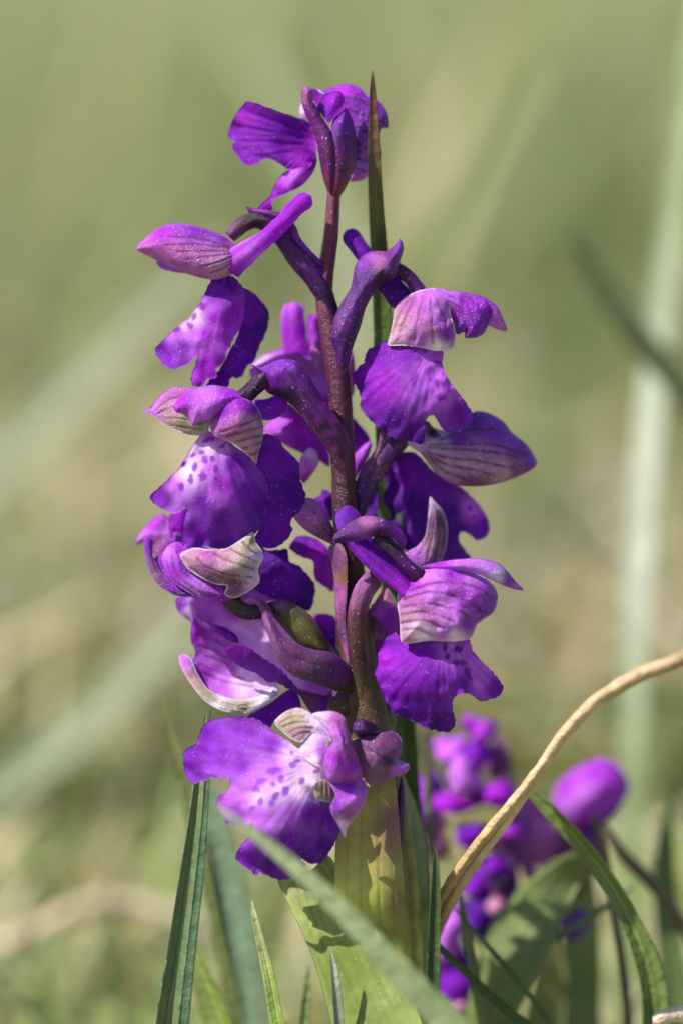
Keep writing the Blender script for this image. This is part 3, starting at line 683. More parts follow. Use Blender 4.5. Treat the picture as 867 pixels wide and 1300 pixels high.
sheet('hood', f, A7, [(285,190),(330,160),(370,120),(430,95),(500,90),(580,110),(650,140),(690,180),(707,230),(690,290),(650,320),(618,345),(600,390),(570,410),(500,415),(420,412),(320,425),(295,410),(290,330),(280,250)],
      [(290,200,46),(450,100,54),(690,220,44),(600,390,66),(310,415,58),(440,410,72)],
      [(340,180,MAG),(430,130,LIL),(520,130,MAG),(600,150,LIL),(660,200,MAG),(690,240,PUR),(560,230,MAG),(450,220,LIL),(350,240,PINK),(330,310,BEI),(420,300,PINK),(520,310,LIL),(580,340,PUR),(480,370,LIL),(380,390,WHT),(520,405,WHT),(310,400,BEI),(640,300,PUR)], M_HOOD, h=1.25, bulge=34, back=20, R=34, crumple=2.0,
      veins=[[(330,200),(450,165),(600,180),(680,230)],[(310,235),(420,205),(560,235),(640,290)],[(300,270),(410,255),(540,285),(600,330)],[(298,300),(400,290),(520,330)],[(298,335),(390,325),(480,360)],[(300,365),(360,360),(420,385)]], vein_col=(0.07,0.012,0.06), vw=1.7, vs=0.75, rim=(WHT,1.6,0.6))

# ---- left flower below the middle one, striped pale hood, twisted bract
f = flower(445, 880, 18)
sheet('lip', f, A6, [(480,140),(520,170),(590,165),(600,210),(640,230),(690,290),(692,340),(670,392),(600,370),(540,345),(470,310),(460,250)],
      [(500,160,-10),(690,320,-34),(560,330,-6),(590,230,-8)], [(540,200,DPUR),(600,270,PUR),(660,350,DPUR),(500,300,PUR)], M_PETAL, fan=(440,260), jag=0.7, ruffle=4)
sheet('throat', f, A6, [(255,340),(330,345),(400,330),(480,310),(540,340),(600,380),(640,470),(690,580),(750,690),(740,705),(640,680),(560,650),(470,560),(400,490),(340,455),(285,440),(262,400)],
      [(260,360,10),(400,360,-6),(560,420,-16),(740,695,-4),(420,500,-22),(600,600,-16)], [(290,400,LIL),(400,400,LIL),(420,460,PALE),(520,500,PALE),(600,600,PALE),(700,670,LIL),(500,360,LIL)], M_PETAL, fan=(760,720), crumple=1.5)
sheet('petal', f, A6, [(65,130),(82,113),(100,130),(100,190),(130,250),(180,300),(250,325),(240,340),(190,337),(150,318),(110,285),(80,225)],
      [(70,130,22),(100,260,34),(230,330,40)], [(80,150,PUR),(110,250,MAUV),(180,310,PUR)], M_HOOD, h=1.4, bulge=5, rim=(LIL,1.3,0.6))
sheet('petal', f, A6, [(132,190),(155,150),(190,137),(222,160),(240,180),(230,220),(260,265),(320,290),(400,295),(430,310),(395,345),(340,362),(270,345),(200,305),(150,255)],
      [(140,190,36),(200,150,40),(230,280,50),(380,340,46),(300,300,48)], [(160,180,LIL),(200,160,MAG),(170,250,MAG),(260,300,LIL),(340,340,MAG),(220,220,PUR)], M_HOOD, h=1.3, bulge=8, thick=2.2, crumple=1.2,
      veins=[[(170,190),(190,260),(270,325),(360,345)],[(190,180),(215,250),(290,310)],[(150,210),(180,280),(260,335)]], vein_col=DPUR, vw=1.68, vs=0.5)
sheet('hood', f, A6, [(98,205),(130,185),(160,150),(190,137),(250,155),(330,165),(420,130),(490,165),(505,205),(485,290),(420,345),(340,364),(250,340),(150,318),(105,275)],
      [(100,230,20),(190,140,28),(500,200,26),(340,360,34),(280,250,34)], [(120,230,PUR),(170,200,LIL),(200,300,MAG),(300,330,LIL),(400,320,PINK),(300,200,LIL)], M_HOOD, h=1.5, bulge=8, back=10, crumple=1.0,
      veins=[[(130,210),(170,280),(260,330)],[(150,200),(190,270),(290,320)]], vein_col=DPUR, vw=1.5, vs=0.5)
sheet('sepal', f, A6, [(200,180),(250,160),(310,165),(370,160),(420,130),(466,103),(478,140),(500,170),(505,200),(485,240),(492,280),(465,312),(400,345),(362,330),(370,300),(330,295),(280,272),(230,240),(208,210)],
      [(205,190,52),(370,160,58),(465,108,44),(505,200,46),(400,335,52),(300,270,58),(390,230,66)], [(230,190,BEI),(300,190,PINK),(360,210,BEI),(430,220,BEG),(450,150,BEG),(300,250,MAUV),(400,300,MAUV),(480,200,PALE),(470,280,PALE)], M_HOOD, h=1.25, bulge=10, thick=2, crumple=1.2,
      veins=[[(262,200),(300,235),(370,258),(462,268)],[(325,183),(390,212),(468,238)],[(385,165),(430,188),(475,210)],[(240,235),(310,280),(390,290),(450,292)],[(430,140),(455,165),(480,185)],[(300,245),(370,275),(440,283)]], vein_col=(0.13,0.06,0.03), vw=1.68, vs=0.8, rim=(WHT,1.6,0.75))
tube('neck', f, A6, [(370,335,36,30),(405,375,36,30),(450,395,36,28),(500,392,36,26),(550,380,34,24)], [(0.10,0.06,0.03), (0.07,0.035,0.02), DARK, DARK], M_STALK, ribs=5, ramp=0.1, twist=2, rib_col=DARK)
sheet('ovary', f, A6, [(500,365),(560,350),(620,365),(680,410),(720,470),(755,545),(710,560),(650,530),(600,480),(550,425),(510,395)],
      [(510,375,26),(620,380,26),(740,540,22),(620,480,30)], [(560,365,MAUV),(640,390,(0.10,0.07,0.04)),(620,430,OLV),(690,500,(0.16,0.14,0.03)),(560,400,(0.07,0.05,0.03)),(720,500,BRN)], M_STALK, h=1.6, bulge=12, back=10, R=13, crumple=0.8)
sheet('bract', f, A6, [(430,348),(455,335),(490,343),(525,372),(545,420),(570,470),(610,503),(680,530),(760,545),(815,590),(835,640),(840,700),(780,690),(700,662),(620,632),(570,590),(540,530),(510,450),(490,385),(465,358),(440,362)],
      [(440,350,40),(520,400,50),(600,550,56),(720,590,44),(820,640,24)], [(450,345,LIL),(510,380,MAUV),(550,480,MAUV),(620,570,MAUV),(700,600,(0.13,0.05,0.13)),(780,620,PLUM),(800,680,BRN)], M_STALK, h=1.5, bulge=8, back=7, R=14, crumple=0.8, rim=(PINK,1.3,0.5),  # pink rim paints in the lit edge
      veins=[[(520,400),(580,540),(700,620),(800,650)],[(535,420),(600,550),(720,600)]], vein_col=PLUM, vw=1.92, vs=0.4)

# ---- lowest left flower, its pale cup turned down
f = flower(450, 900, 0)
sheet('hood_lining', f, A6, [(238,470),(250,425),(300,430),(370,465),(430,515),(460,580),(540,640),(550,690),(430,728),(345,722),(280,690),(235,620),(255,545),(240,505)],
      [(250,480,-6),(420,530,-8),(500,680,4),(320,640,-6),(380,600,-14),(280,600,-6),(350,705,6)], [(270,480,MAG),(340,520,LIL),(300,570,LIL),(280,620,MAG),(380,600,LIL),(420,660,PALE),(480,640,PALE),(350,680,LIL),(440,600,PALE)], M_PETAL, h=1.5,
      veins=[[(270,590),(350,620),(430,640)],[(280,620),(360,650),(470,670)],[(300,560),(380,590)],[(270,520),(340,545),(390,580)],[(265,480),(330,500),(380,530)]], vein_col=(0.2,0.05,0.22), vw=2.16, vs=0.55, crumple=1)
sheet('hood', f, A6, [(195,562),(213,548),(240,570),(262,620),(300,675),(360,705),(420,715),(500,698),(545,660),(565,690),(530,722),(480,755),(420,769),(350,756),(290,722),(240,662),(205,605)],
      [(200,560,0),(250,640,10),(400,750,16),(550,680,4)], [(210,570,LIL),(250,650,BEI),(330,735,WHT),(420,750,BEG),(500,720,WHT),(540,690,PALE),(300,690,BEG)], M_HOOD, h=1.3, bulge=4, thick=2.2, crumple=1.2, rim=(WHT,1.2,0.6), veins=[[(215,580),(260,655),(330,715),(420,742),(520,712)],[(225,610),(280,690),(350,735),(440,755)]], vein_col=(0.25,0.2,0.12), vw=1.6, vs=0.4)
sheet('lip', f, A6, [(363,532),(388,517),(440,523),(500,560),(545,588),(600,640),(657,713),(605,685),(555,655),(522,655),(480,622),(430,602),(385,572)],
      [(370,530,30),(460,560,40),(650,710,26),(540,610,36)], [(390,535,MAG),(450,570,PUR),(540,620,PUR),(620,690,DPUR)], M_PETAL, h=1.5, bulge=3, thick=2, jag=1.0, crumple=1.6, ruffle=2)
sheet('petal', f, A6, [(258,400),(275,420),(310,440),(360,452),(405,480),(412,508),(380,500),(340,475),(290,455),(262,430)], [(262,405,14),(400,495,8)], [(280,425,LIL),(360,465,PUR),(400,495,PUR)], M_PETAL, h=1.5, bulge=5, back=3)
sheet('petal', f, A6, [(183,350),(210,338),(245,342),(258,375),(262,425),(250,470),(235,430),(205,410),(187,385)], -20, [(200,365,PUR),(240,390,PALE),(240,440,LIL)], M_PETAL, bulge=8)
tube('ovary', f, A6, [(800,760,6,60),(790,700,8,56),(770,660,12,48)], [OLV, BRN, PLUM], M_STALK, ribs=6, ramp=0.05)

# ---- lowest flower, facing the lens, widest spotted lip
f = flower(470, 960, 30)
sheet('petal', f, A8, [(255,135),(330,90),(400,40),(430,60),(440,105),(400,110),(350,150),(330,175),(290,160)], -10, [(330,110,PUR),(410,70,PUR)], M_PETAL, bulge=5)
sheet('petal', f, A8, [(550,105),(600,78),(640,90),(660,150),(600,150),(560,130)], 10, [(600,110,PUR),(640,130,MAUV)], M_PETAL, bulge=6)
sheet('sepal', f, A8, [(482,375),(500,352),(540,360),(570,395),(560,430),(510,425),(488,418)], [(490,380,97),(560,400,88)], [(500,390,BEG),(545,400,BEI)], M_HOOD, h=1.3, bulge=3, veins=[[(515,360),(512,415)],[(530,365),(530,420)],[(545,370),(550,420)]], vein_col=VEIN, vw=1.56, vs=0.7, rim=(WHT,1.4,0.7))
sheet('lip', f, A8, [(80,230),(100,170),(150,140),(230,133),(290,145),(340,180),(400,220),(440,250),(500,225),(535,250),(525,300),(535,350),(492,362),(482,395),(500,425),(540,420),(555,470),(577,515),(550,580),(510,635),(470,640),(440,625),(455,652),(400,692),(350,693),(300,670),(290,682),(260,662),(215,620),(235,575),(262,548),(275,500),(240,515),(185,500),(175,480),(150,440),(155,405),(190,390),(195,360),(170,345),(120,350),(75,365),(45,340),(35,265),(60,235)],
      [(50,300,60),(110,170,54),(230,150,58),(340,200,70),(440,260,84),(520,300,84),(150,430,84),(240,350,92),(340,380,110),(450,400,104),(560,500,76),(480,620,80),(340,680,84),(220,620,84),(350,540,116),(190,500,88),(160,260,72)],
      [(100,200,PUR),(60,300,PUR),(160,260,(0.25,0.022,0.47)),(250,180,(0.25,0.022,0.47)),(330,230,(0.25,0.022,0.47)),(230,300,(0.25,0.022,0.47)),(420,280,PALE),(500,300,WHT),(350,320,LIL),(280,370,LIL),(370,390,PALE),(300,410,PALE),(430,370,WHT),(180,430,LIL),(230,440,LIL),(300,470,LIL),(400,470,LIL),(470,470,PUR),(530,480,PUR),(520,580,DPUR),(400,560,PUR),(350,640,DPUR),(250,620,PUR),(200,500,(0.25,0.022,0.47)),(450,620,DPUR)],
      M_PETAL, fan=(510,290), h=1.7, ruffle=5, jag=0.9, crumple=1.2,
      spots=[(347,320,28,13,-10),(371,349,11,15),(343,366,10,9),(386,390,14,21,15),(340,432,12,16,30),(352,408,16,12,-50),(300,427,11,17,20),(443,357,12,14),(411,300,15,12,-30),(425,287,16,7,-20),(490,323,10,6),(285,385,15,13),(302,355,22,11,-15),(272,450,12,8,-40),(408,258,7)], spot_col=(0.28,0.05,0.52))
sheet('column', f, A8, [(430,255),(455,220),(490,185),(530,205),(530,240),(528,270),(505,305),(470,292)], [(440,250,88),(490,190,92),(520,280,96)], [(470,240,PALE),(510,260,LIL),(480,280,WHT)], M_PETAL, h=1.5, bulge=4, thick=2, crumple=1.0)
sheet('sepal', f, A8, [(348,152),(380,120),(425,104),(462,116),(500,150),(530,185),(542,220),(505,190),(470,192),(440,222),(405,210),(370,182)],
      [(350,155,76),(430,110,84),(540,215,98),(430,210,86),(450,160,90)], [(380,150,BEG),(430,150,BEG),(440,190,BEI),(490,160,PALE),(530,200,LIL)], M_HOOD, h=1.25, bulge=4, thick=2,
      veins=[[(370,155),(410,135),(450,135)],[(380,170),(420,155),(470,155)],[(400,190),(430,175),(480,175)],[(415,205),(440,192),(470,188)]], vein_col=(0.12,0.06,0.03), vw=1.44, vs=0.6, rim=(PALE,1.6,0.85))
tube('ovary', f, A8, [(690,190,60,26),(650,175,70,30),(620,180,78,34)], [DARK, DARK, PLUM], M_STALK, ribs=5, ramp=0.1)
sheet('hood', f, A8, [(475,127),(540,115),(582,130),(600,170),(615,220),(640,290),(657,340),(620,362),(560,368),(530,352),(515,300),(527,250),(548,222),(522,172)],
      [(490,130,86),(580,140,84),(650,330,80),(540,350,100),(570,240,104)], [(500,135,PALE),(560,150,PINK),(570,200,LIL),(600,230,MAUV),(560,290,MAG),(610,310,MAG),(540,330,LIL),(640,330,PINK)], M_HOOD, h=1.3, bulge=16, back=10, crumple=2.5,
      veins=[[(570,150),(590,220),(625,320)],[(555,170),(575,250),(590,340)]], vein_col=MAUV, vw=1.80, vs=0.4)
sheet('hood_tip', f, A8, [(540,362),(600,358),(655,352),(667,400),(642,460),(602,512),(590,550),(570,512),(545,472),(540,440),(558,402)],
      [(545,370,98),(650,360,84),(590,540,90),(600,430,106)], [(600,380,MAG),(640,400,LIL),(560,450,PUR),(600,470,PINK),(580,510,PALE)], M_HOOD, h=1.3, bulge=6, thick=2, crumple=2.5, rim=(PALE,1.2,0.5))
sheet('bract', f, A8, [(615,222),(680,200),(750,183),(782,210),(787,260),(772,280),(812,300),(800,332),(755,345),(700,372),(660,357),(640,290)],
      [(625,230,74),(760,195,58),(810,305,64),(680,360,72),(700,280,82)], [(660,260,MAUV),(720,230,MAUV),(700,320,(0.24,0.12,0.22)),(770,310,LIL),(740,290,DARK)], M_STALK, h=1.4, bulge=8, back=5, crumple=1.2, rim=(LIL,1.2,0.5),  # lilac at the tip paints it as lit
      veins=[[(640,230),(700,260),(760,300)]], vein_col=DARK, vw=1.92, vs=0.6)

# ---- flower behind the stem, upper half
f = flower(430, 600, -30)
tube('spur', f, A2, [(760,860,-70,60),(740,780,-76,56),(722,700,-80,54),(712,610,-84,52),(708,510,-86,50)], [LIL, MAG, MAG, LIL], M_PETAL, ring=36, bump=0.08, ribs=5, ramp=0.04, flat=0.75, rib_col=PUR)
sheet('petal', f, A2, [(535,790),(560,750),(610,722),(680,708),(740,740),(790,800),(800,900),(700,920),(600,880)], -92, [(560,780,PALE),(680,730,LIL),(750,820,LIL),(650,850,LIL)], M_PETAL, bulge=8, fan=(780,900))
sheet('petal', f, A4, [(455,60),(500,30),(570,0),(640,0),(700,20),(760,60),(775,130),(770,230),(720,250),(660,180),(560,150),(480,120)], [(480,80,-50),(600,10,-64),(760,120,-56),(660,150,-40)], [(520,60,LIL),(620,40,PINK),(720,100,LIL),(740,200,MAG)], M_PETAL, bulge=4, fan=(790,300))
sheet('sepal', f, B6, [(120,700),(170,690),(185,760),(200,850),(210,950),(235,1060),(240,1150),(200,1120),(150,960),(125,830)], -60, [(150,760,MAG),(180,900,PINK),(210,1080,LIL)], M_HOOD, bulge=8)
sheet('lip', f, A4, [(505,275),(560,210),(600,180),(660,240),(720,310),(748,370),(745,412),(700,385),(640,360),(580,330)],
      [(510,275,-56),(600,190,-64),(740,400,-70),(620,280,-52)], [(560,260,LIL),(620,250,MAG),(640,320,MAG),(720,380,MAG)], M_PETAL, bulge=5, ruffle=3)  # lighter colours paint in light shining through the petal
sheet('petal', f, A4, [(630,440),(640,380),(672,343),(700,360),(706,400),(682,440),(652,472)], -44, [(660,390,LIL),(680,370,PALE),(650,450,PINK)], M_PETAL, bulge=8, back=6)
sheet('petal', f, B7, [(385,150),(430,95),(472,68),(478,90),(455,160),(400,245),(388,210)], -44, [(440,110,LIL),(400,200,MAG)], M_PETAL, bulge=5)
sheet('petal', f, B6, [(330,850),(345,900),(350,1000),(340,1080),(320,1060),(315,930)], -70, PINK, M_PETAL, bulge=4)
sheet('petal', f, B6, [(325,1180),(370,1220),(420,1290),(400,1400),(330,1420),(320,1300)], -66, [(350,1250,PUR),(390,1330,MAG)], M_PETAL, bulge=5)

# ---- flower behind the stem, lower half
f = flower(440, 860, -20)
sheet('sepal', f, B7, [(115,410),(150,360),(185,330),(240,360),(280,430),(305,490),(305,545),(250,525),(165,475)], [(120,410,6),(190,340,0),(300,530,10),(220,430,16)], [(150,410,PINK),(220,400,PINK),(280,500,MAUV)], M_HOOD, h=1.5, bulge=9, back=8, veins=[[(180,360),(240,430),(295,520)],[(150,400),(220,470),(290,530)]], vein_col=MAUV, vw=2, vs=0.4)
sheet('petal', f, B7, [(208,340),(235,325),(258,296),(300,318),(318,385),(290,440),(240,390)], -40, [(260,340,PUR),(290,400,DPUR)], M_PETAL, bulge=4, jag=0.8)
sheet('lip', f, B7, [(98,560),(140,508),(220,518),(285,580),(305,700),(300,760),(260,740),(215,700),(205,620),(150,600)], [(100,560,-30),(220,530,-40),(290,740,-50),(240,640,-30)], [(150,550,PUR),(230,600,MAG),(280,700,MAG)], M_PETAL, bulge=4, jag=0.6)
sheet('bract', f, B7, [(280,560),(330,540),(362,600),(362,760),(355,900),(370,1040),(378,1090),(345,1080),(325,960),(310,820),(300,680)], [(300,580,20),(340,800,24),(365,1070,20)], [(310,620,MAUV),(330,760,PINK),(350,700,(0.30,0.14,0.08)),(340,950,MAUV),(360,1050,PINK)], M_STALK, h=1.5, bulge=6, back=5)
tube('ovary', f, B7, [(430,1290,14,50),(425,1180,16,50),(415,1060,20,48),(408,940,24,46),(415,830,26,48),(450,740,26,52),(510,690,20,50)], [OLV, (0.09,0.06,0.02), BRN, (0.09,0.035,0.03), (0.16,0.04,0.08), PINK, MAUV], M_STALK, ribs=6, ramp=0.05, twist=1.2, round1=True, rib_col=(0.05,0.02,0.02))
sheet('petal', f, B7, [(205,880),(260,862),(310,885),(325,1000),(310,1050),(260,1010)], -50, [(250,900,MAG),(290,980,PUR)], M_PETAL, bulge=5)
sheet('petal', f, A7, [(160,300),(190,240),(235,185),(270,240),(290,300),(285,370),(240,382),(205,330)], -6, [(200,280,LIL),(250,300,MAG),(250,230,BEI)], M_PETAL, bulge=7)
sheet('sepal', f, A7, [(160,300),(175,255),(195,270),(215,330),(235,385),(200,400),(165,440),(155,380)], -10, [(180,280,OLV),(200,350,MAUV),(180,400,PINK)], M_HOOD, bulge=6, back=5)
sheet('petal', f, A7, [(170,430),(200,400),(240,400),(230,520),(260,680),(230,760),(190,800),(165,700),(180,560)], -30, [(200,450,PINK),(220,600,BEI),(200,720,BRN)], M_PETAL, bulge=6)
sheet('petal', f, A8, [(430,40),(500,30),(560,70),(600,100),(560,180),(480,130)], -16, [(470,60,MAUV),(560,100,PUR)], M_PETAL, bulge=6)
tube('ovary', f, A7, [(220,860,-4,40),(230,760,-6,44),(250,700,-10,36)], [OLV, OLV, (0.22,0.2,0.05)], M_STALK, ribs=6, ramp=0.05)

# ---- flower at the far left, peeping out behind the two left ones
f = flower(300, 700, -60)
sheet('hood', f, A4, [(36,700),(50,655),(80,620),(125,585),(165,600),(215,640),(220,720),(170,770),(125,775),(110,740),(70,690)], -44, [(60,680,LIL),(110,620,MAG),(140,650,LIL),(120,690,PINK),(180,700,PUR)], M_HOOD, bulge=16, back=14, crumple=2)
sheet('petal', f, A4, [(163,590),(200,560),(228,555),(224,620),(205,662),(182,650),(166,672),(158,625)], -24, [(190,600,MAG),(210,630,MAG)], M_PETAL, bulge=3, jag=0.8)
sheet('lip', f, A6, [(200,340),(300,330),(330,420),(330,520),(280,560),(240,500),(250,430)], -60, [(240,380,LIL),(290,450,MAG)], M_PETAL, bulge=4)
tube('ovary', f, PXZ, [(250,700,-50,10),(320,740,-50,12),(390,800,-40,13),(440,880,-14,13)], PLUM, M_STALK)

# ---- leaves at the foot
sheet('leaf', orchid, B1, [(395,362),(430,352),(490,330),(540,288),(580,350),(650,450),(720,580),(780,700),(840,860),(900,1100),(640,1180),(580,900),(540,740),(500,600),(450,480)],
      [(400,365,4),(540,290,22),(480,560,40),(720,600,74),(700,900,104),(600,650,60),(870,1080,150),(640,1150,110)],
      [(430,380,(0.24,0.27,0.07)),(540,330,(0.22,0.26,0.07)),(500,520,(0.23,0.28,0.06)),(600,600,(0.18,0.24,0.04)),(650,760,(0.16,0.22,0.035)),(720,640,(0.21,0.26,0.06))], M_LEAF, h=2.4, thick=3, mottle=0.1,
      veins=[[(480,345),(560,560),(680,850),(760,1100)],[(520,310),(620,520),(740,780),(840,1080)],[(440,360),(520,600),(610,860),(680,1130)],[(500,330),(590,540),(710,820)],[(460,350),(540,580),(640,860)],[(535,300),(650,500),(780,760)]], vein_col=(0.12,0.17,0.02), vw=1.92, vs=0.4, rim=((0.34,0.36,0.16),2.0,0.7), crumple=0.3)
sheet('leaf', orchid, B1, [(752,50),(775,90),(795,140),(820,220),(832,330),(836,500),(850,840),(860,1300),(690,1300),(720,840),(735,500),(738,300),(742,140)],
      [(760,70,-20),(740,400,24),(830,400,-26),(730,900,24),(850,1200,-30)], [(770,120,(0.20,0.24,0.12)),(800,300,(0.16,0.21,0.08)),(760,500,(0.18,0.23,0.07)),(780,800,(0.14,0.19,0.05))], M_LEAF, h=2.6, thick=3,
      veins=[[(770,120),(770,500),(770,1200)],[(785,160),(800,500),(810,1200)],[(755,120),(750,500),(740,1200)]], vein_col=(0.10,0.14,0.03), vw=1.92, vs=0.4, crumple=1.2)
sheet('bract', orchid, B1, [(735,160),(750,60),(760,100),(758,200),(748,300),(735,308),(730,240)], [(740,280,38),(752,80,36)], [(745,100,PLUM),(740,280,(0.12,0.03,0.09))], M_STALK, h=1.6, bulge=4, back=3)
sheet('leaf_sheath', orchid, PXZ, [(432,1015),(452,985),(480,968),(500,985),(508,1060),(514,1150),(520,1300),(524,1520),(430,1520),(424,1300),(424,1150),(426,1070)],
      [(435,1020,34),(490,980,50),(428,1200,30),(470,1150,58),(516,1200,40),(430,1500,24),(520,1500,30),(475,1400,60)], [(450,1030,(0.42,0.40,0.07)),(440,1150,(0.46,0.46,0.09)),(475,1010,(0.34,0.28,0.07)),(500,1040,(0.22,0.10,0.09)),(480,1150,(0.36,0.38,0.08)),(505,1150,(0.24,0.17,0.09)),(490,1250,(0.34,0.36,0.09)),(440,1400,(0.4,0.42,0.09))], M_LEAF, h=2.2, thick=2.5, bulge=6,
      veins=[[(460,990),(458,1150),(462,1500)],[(478,975),(482,1150),(488,1500)],[(494,990),(500,1150),(508,1500)],[(443,1010),(440,1150),(442,1500)]], vein_col=(0.2,0.16,0.05), vw=1.8, vs=0.35)

# ------------------------------------------------------------------ the second orchid, out of focus behind
D2 = -340
b2 = place(640, 1500, D2)
orchid2 = root('orchid', (b2[0], b2[1], 0.0), 'blurred violet orchid with plump bud behind the bent straw', 'orchid', 'violet orchids')
tube('stem', orchid2, B2, [(330,200,D2,14),(340,340,D2,18),(350,500,D2,22),(350,700,D2,28),(340,990,D2,34)], [MAUV, PLUM, OLV, (0.16,0.2,0.05)], M_STALK, ground=1.0, round0=True)
def lobed(cx, cy, rx, ry, n, r, rough=0.22):
    return [(cx + rx * (1 + r.uniform(-rough, rough)) * math.cos(t), cy + ry * (1 + r.uniform(-rough, rough)) * math.sin(t)) for t in np.linspace(0, 2 * math.pi, n, endpoint=False)]
r2 = random.Random(4)
def blur_flower(pieces, at):
    f = root('flower', place(*B2.pt(at), D2), parent=orchid2)
    for nm, cx, cy, rx, ry, d, c in pieces:
        if nm in ('ovary', 'spur'):
            tube(nm, f, B2, [(cx - rx, cy - ry, D2 + d, 20), (cx, cy, D2 + d, 24), (cx + rx, cy + ry, D2 + d, 22)], c, M_STALK if nm == 'ovary' else M_PETAL, ring=14, round0=True)
        else:
            rx *= 1.2; ry *= 1.15; c = tuple(min(1, q * 1.08) for q in c)
            sheet(nm, f, B2, lobed(cx, cy, rx, ry, 12, r2, 0.36), [(cx - rx, cy, D2 + d), (cx + rx, cy, D2 + d - r2.uniform(0, 20)), (cx, cy - ry, D2 + d - 8), (cx, cy + ry, D2 + d + 10), (cx, cy, D2 + d + 14)],
                  c, M_HOOD if nm == 'hood' else M_PETAL, h=2.8, bulge=5 if nm != 'hood' else 12, back=0 if nm != 'hood' else 6, crumple=3, ruffle=5, thick=2)
blur_flower([('hood', 270, 112, 36, 32, 10, MAG), ('petal', 180, 165, 52, 36, 0, LIL), ('lip', 310, 200, 40, 62, -20, MAUV), ('petal', 245, 180, 40, 42, 10, PUR), ('spur', 235, 95, 30, 25, 0, MAG)], (330, 260))
blur_flower([('hood', 208, 250, 50, 66, 20, LIL), ('lip', 175, 335, 62, 32, 10, MAG), ('ovary', 270, 310, 50, 20, 0, PLUM), ('petal', 320, 300, 46, 34, 20, MAG)], (330, 380))
blur_flower([('hood', 85, 310, 52, 80, -20, PUR), ('lip', 110, 420, 40, 50, -20, PINK), ('petal', 130, 470, 30, 34, -10, MAUV)], (330, 500))
blur_flower([('lip', 235, 420, 44, 36, 10, PUR), ('hood', 350, 420, 34, 30, 20, MAG), ('ovary', 300, 450, 40, 50, 0, MAUV), ('petal', 300, 515, 42, 34, 10, PUR)], (345, 560))
blur_flower([('lip', 265, 660, 54, 60, 10, DPUR), ('hood', 180, 690, 55, 66, 0, LIL), ('petal', 310, 640, 32, 26, 16, BEI), ('ovary', 300, 580, 40, 50, 0, MAUV), ('petal', 250, 570, 50, 36, 4, PUR)], (345, 720))
blur_flower([('lip', 185, 865, 54, 70, 0, PUR), ('hood', 150, 780, 44, 50, -10, LIL), ('petal', 200, 940, 30, 22, 14, BEI)], (340, 850))
blur_flower([('hood', 420, 430, 62, 100, -30, PINK), ('lip', 500, 450, 60, 50, -50, MAUV), ('ovary', 400, 520, 20, 60, -20, PINK)], (350, 640))
blur_flower([('lip', 540, 690, 36, 56, -60, PUR), ('petal', 60, 560, 40, 70, -40, MAUV)], (350, 760))
f = root('flower_bud', place(730, 1060, D2 - 45), parent=orchid2)
sheet('hood', f, B8, [(450,590),(470,535),(530,485),(600,458),(650,470),(685,510),(697,555),(670,612),(630,660),(570,690),(520,695),(475,665),(452,630)], D2 - 45,
      [(500,540,MAG),(600,480,MAG),(540,570,LIL),(660,540,MAG),(560,650,MAG),(640,640,PUR),(500,640,LIL)], M_HOOD, h=2.2, bulge=42, back=40, R=44)
tube('ovary', f, B8, [(560,640,D2-45,60),(570,700,D2-45,46),(560,780,D2-45,40),(520,900,D2-40,40)], [PUR, PLUM, OLV, (0.16,0.18,0.06)], M_STALK)
sheet('leaf', orchid2, B2, [(540,478),(577,500),(560,560),(520,640),(470,760),(400,900),(330,1060),(250,1400),(150,1400),(190,1040),(215,930),(265,765),(300,715),(360,640),(430,560),(490,510)],
      [(545,485,D2+120),(560,560,D2+105),(280,760,D2+130),(450,760,D2+150),(200,1000,D2+130),(340,1020,D2+160),(200,1380,D2+110)], [(500,600,(0.19,0.24,0.08)),(350,800,(0.17,0.22,0.07)),(300,1000,(0.15,0.20,0.06)),(540,500,(0.2,0.25,0.09))], M_LEAF, h=3, thick=3,
      veins=[[(540,500),(400,720),(270,1000),(220,1300)],[(550,530),(450,720),(320,1000)]], vein_col=(0.09,0.13,0.03), vw=2.5, vs=0.35, crumple=0.2)
sheet('leaf_edge', orchid2, B2, [(262,760),(290,690),(360,600),(440,530),(530,474),(545,484),(490,520),(410,600),(340,690),(290,760)], [(280,740,D2+112),(400,600,D2+104),(535,480,D2+116)], (0.12,0.16,0.04), M_LEAF, h=3, thick=3, bulge=3, rim=((0.2,0.25,0.1),1.6,0.6))
sheet('leaf', orchid2, B2, [(520,580),(560,540),(600,560),(618,700),(620,992),(630,1400),(480,1400),(490,992),(500,760)], [(560,560,D2-60),(500,900,D2-50),(620,900,D2-80),(560,1300,D2-40)], [(560,640,(0.22,0.26,0.10)),(560,900,(0.16,0.21,0.06))], M_LEAF, h=4, thick=3)
sheet('leaf', orchid2, B2, [(440,760),(490,740),(515,850),(510,992),(500,1400),(380,1400),(390,992),(420,860)], [(460,760,D2-10),(400,1000,D2),(510,1000,D2-20),(440,1300,D2)], [(460,850,(0.26,0.26,0.09)),(450,1000,(0.2,0.24,0.07))], M_LEAF, h=4, thick=3)

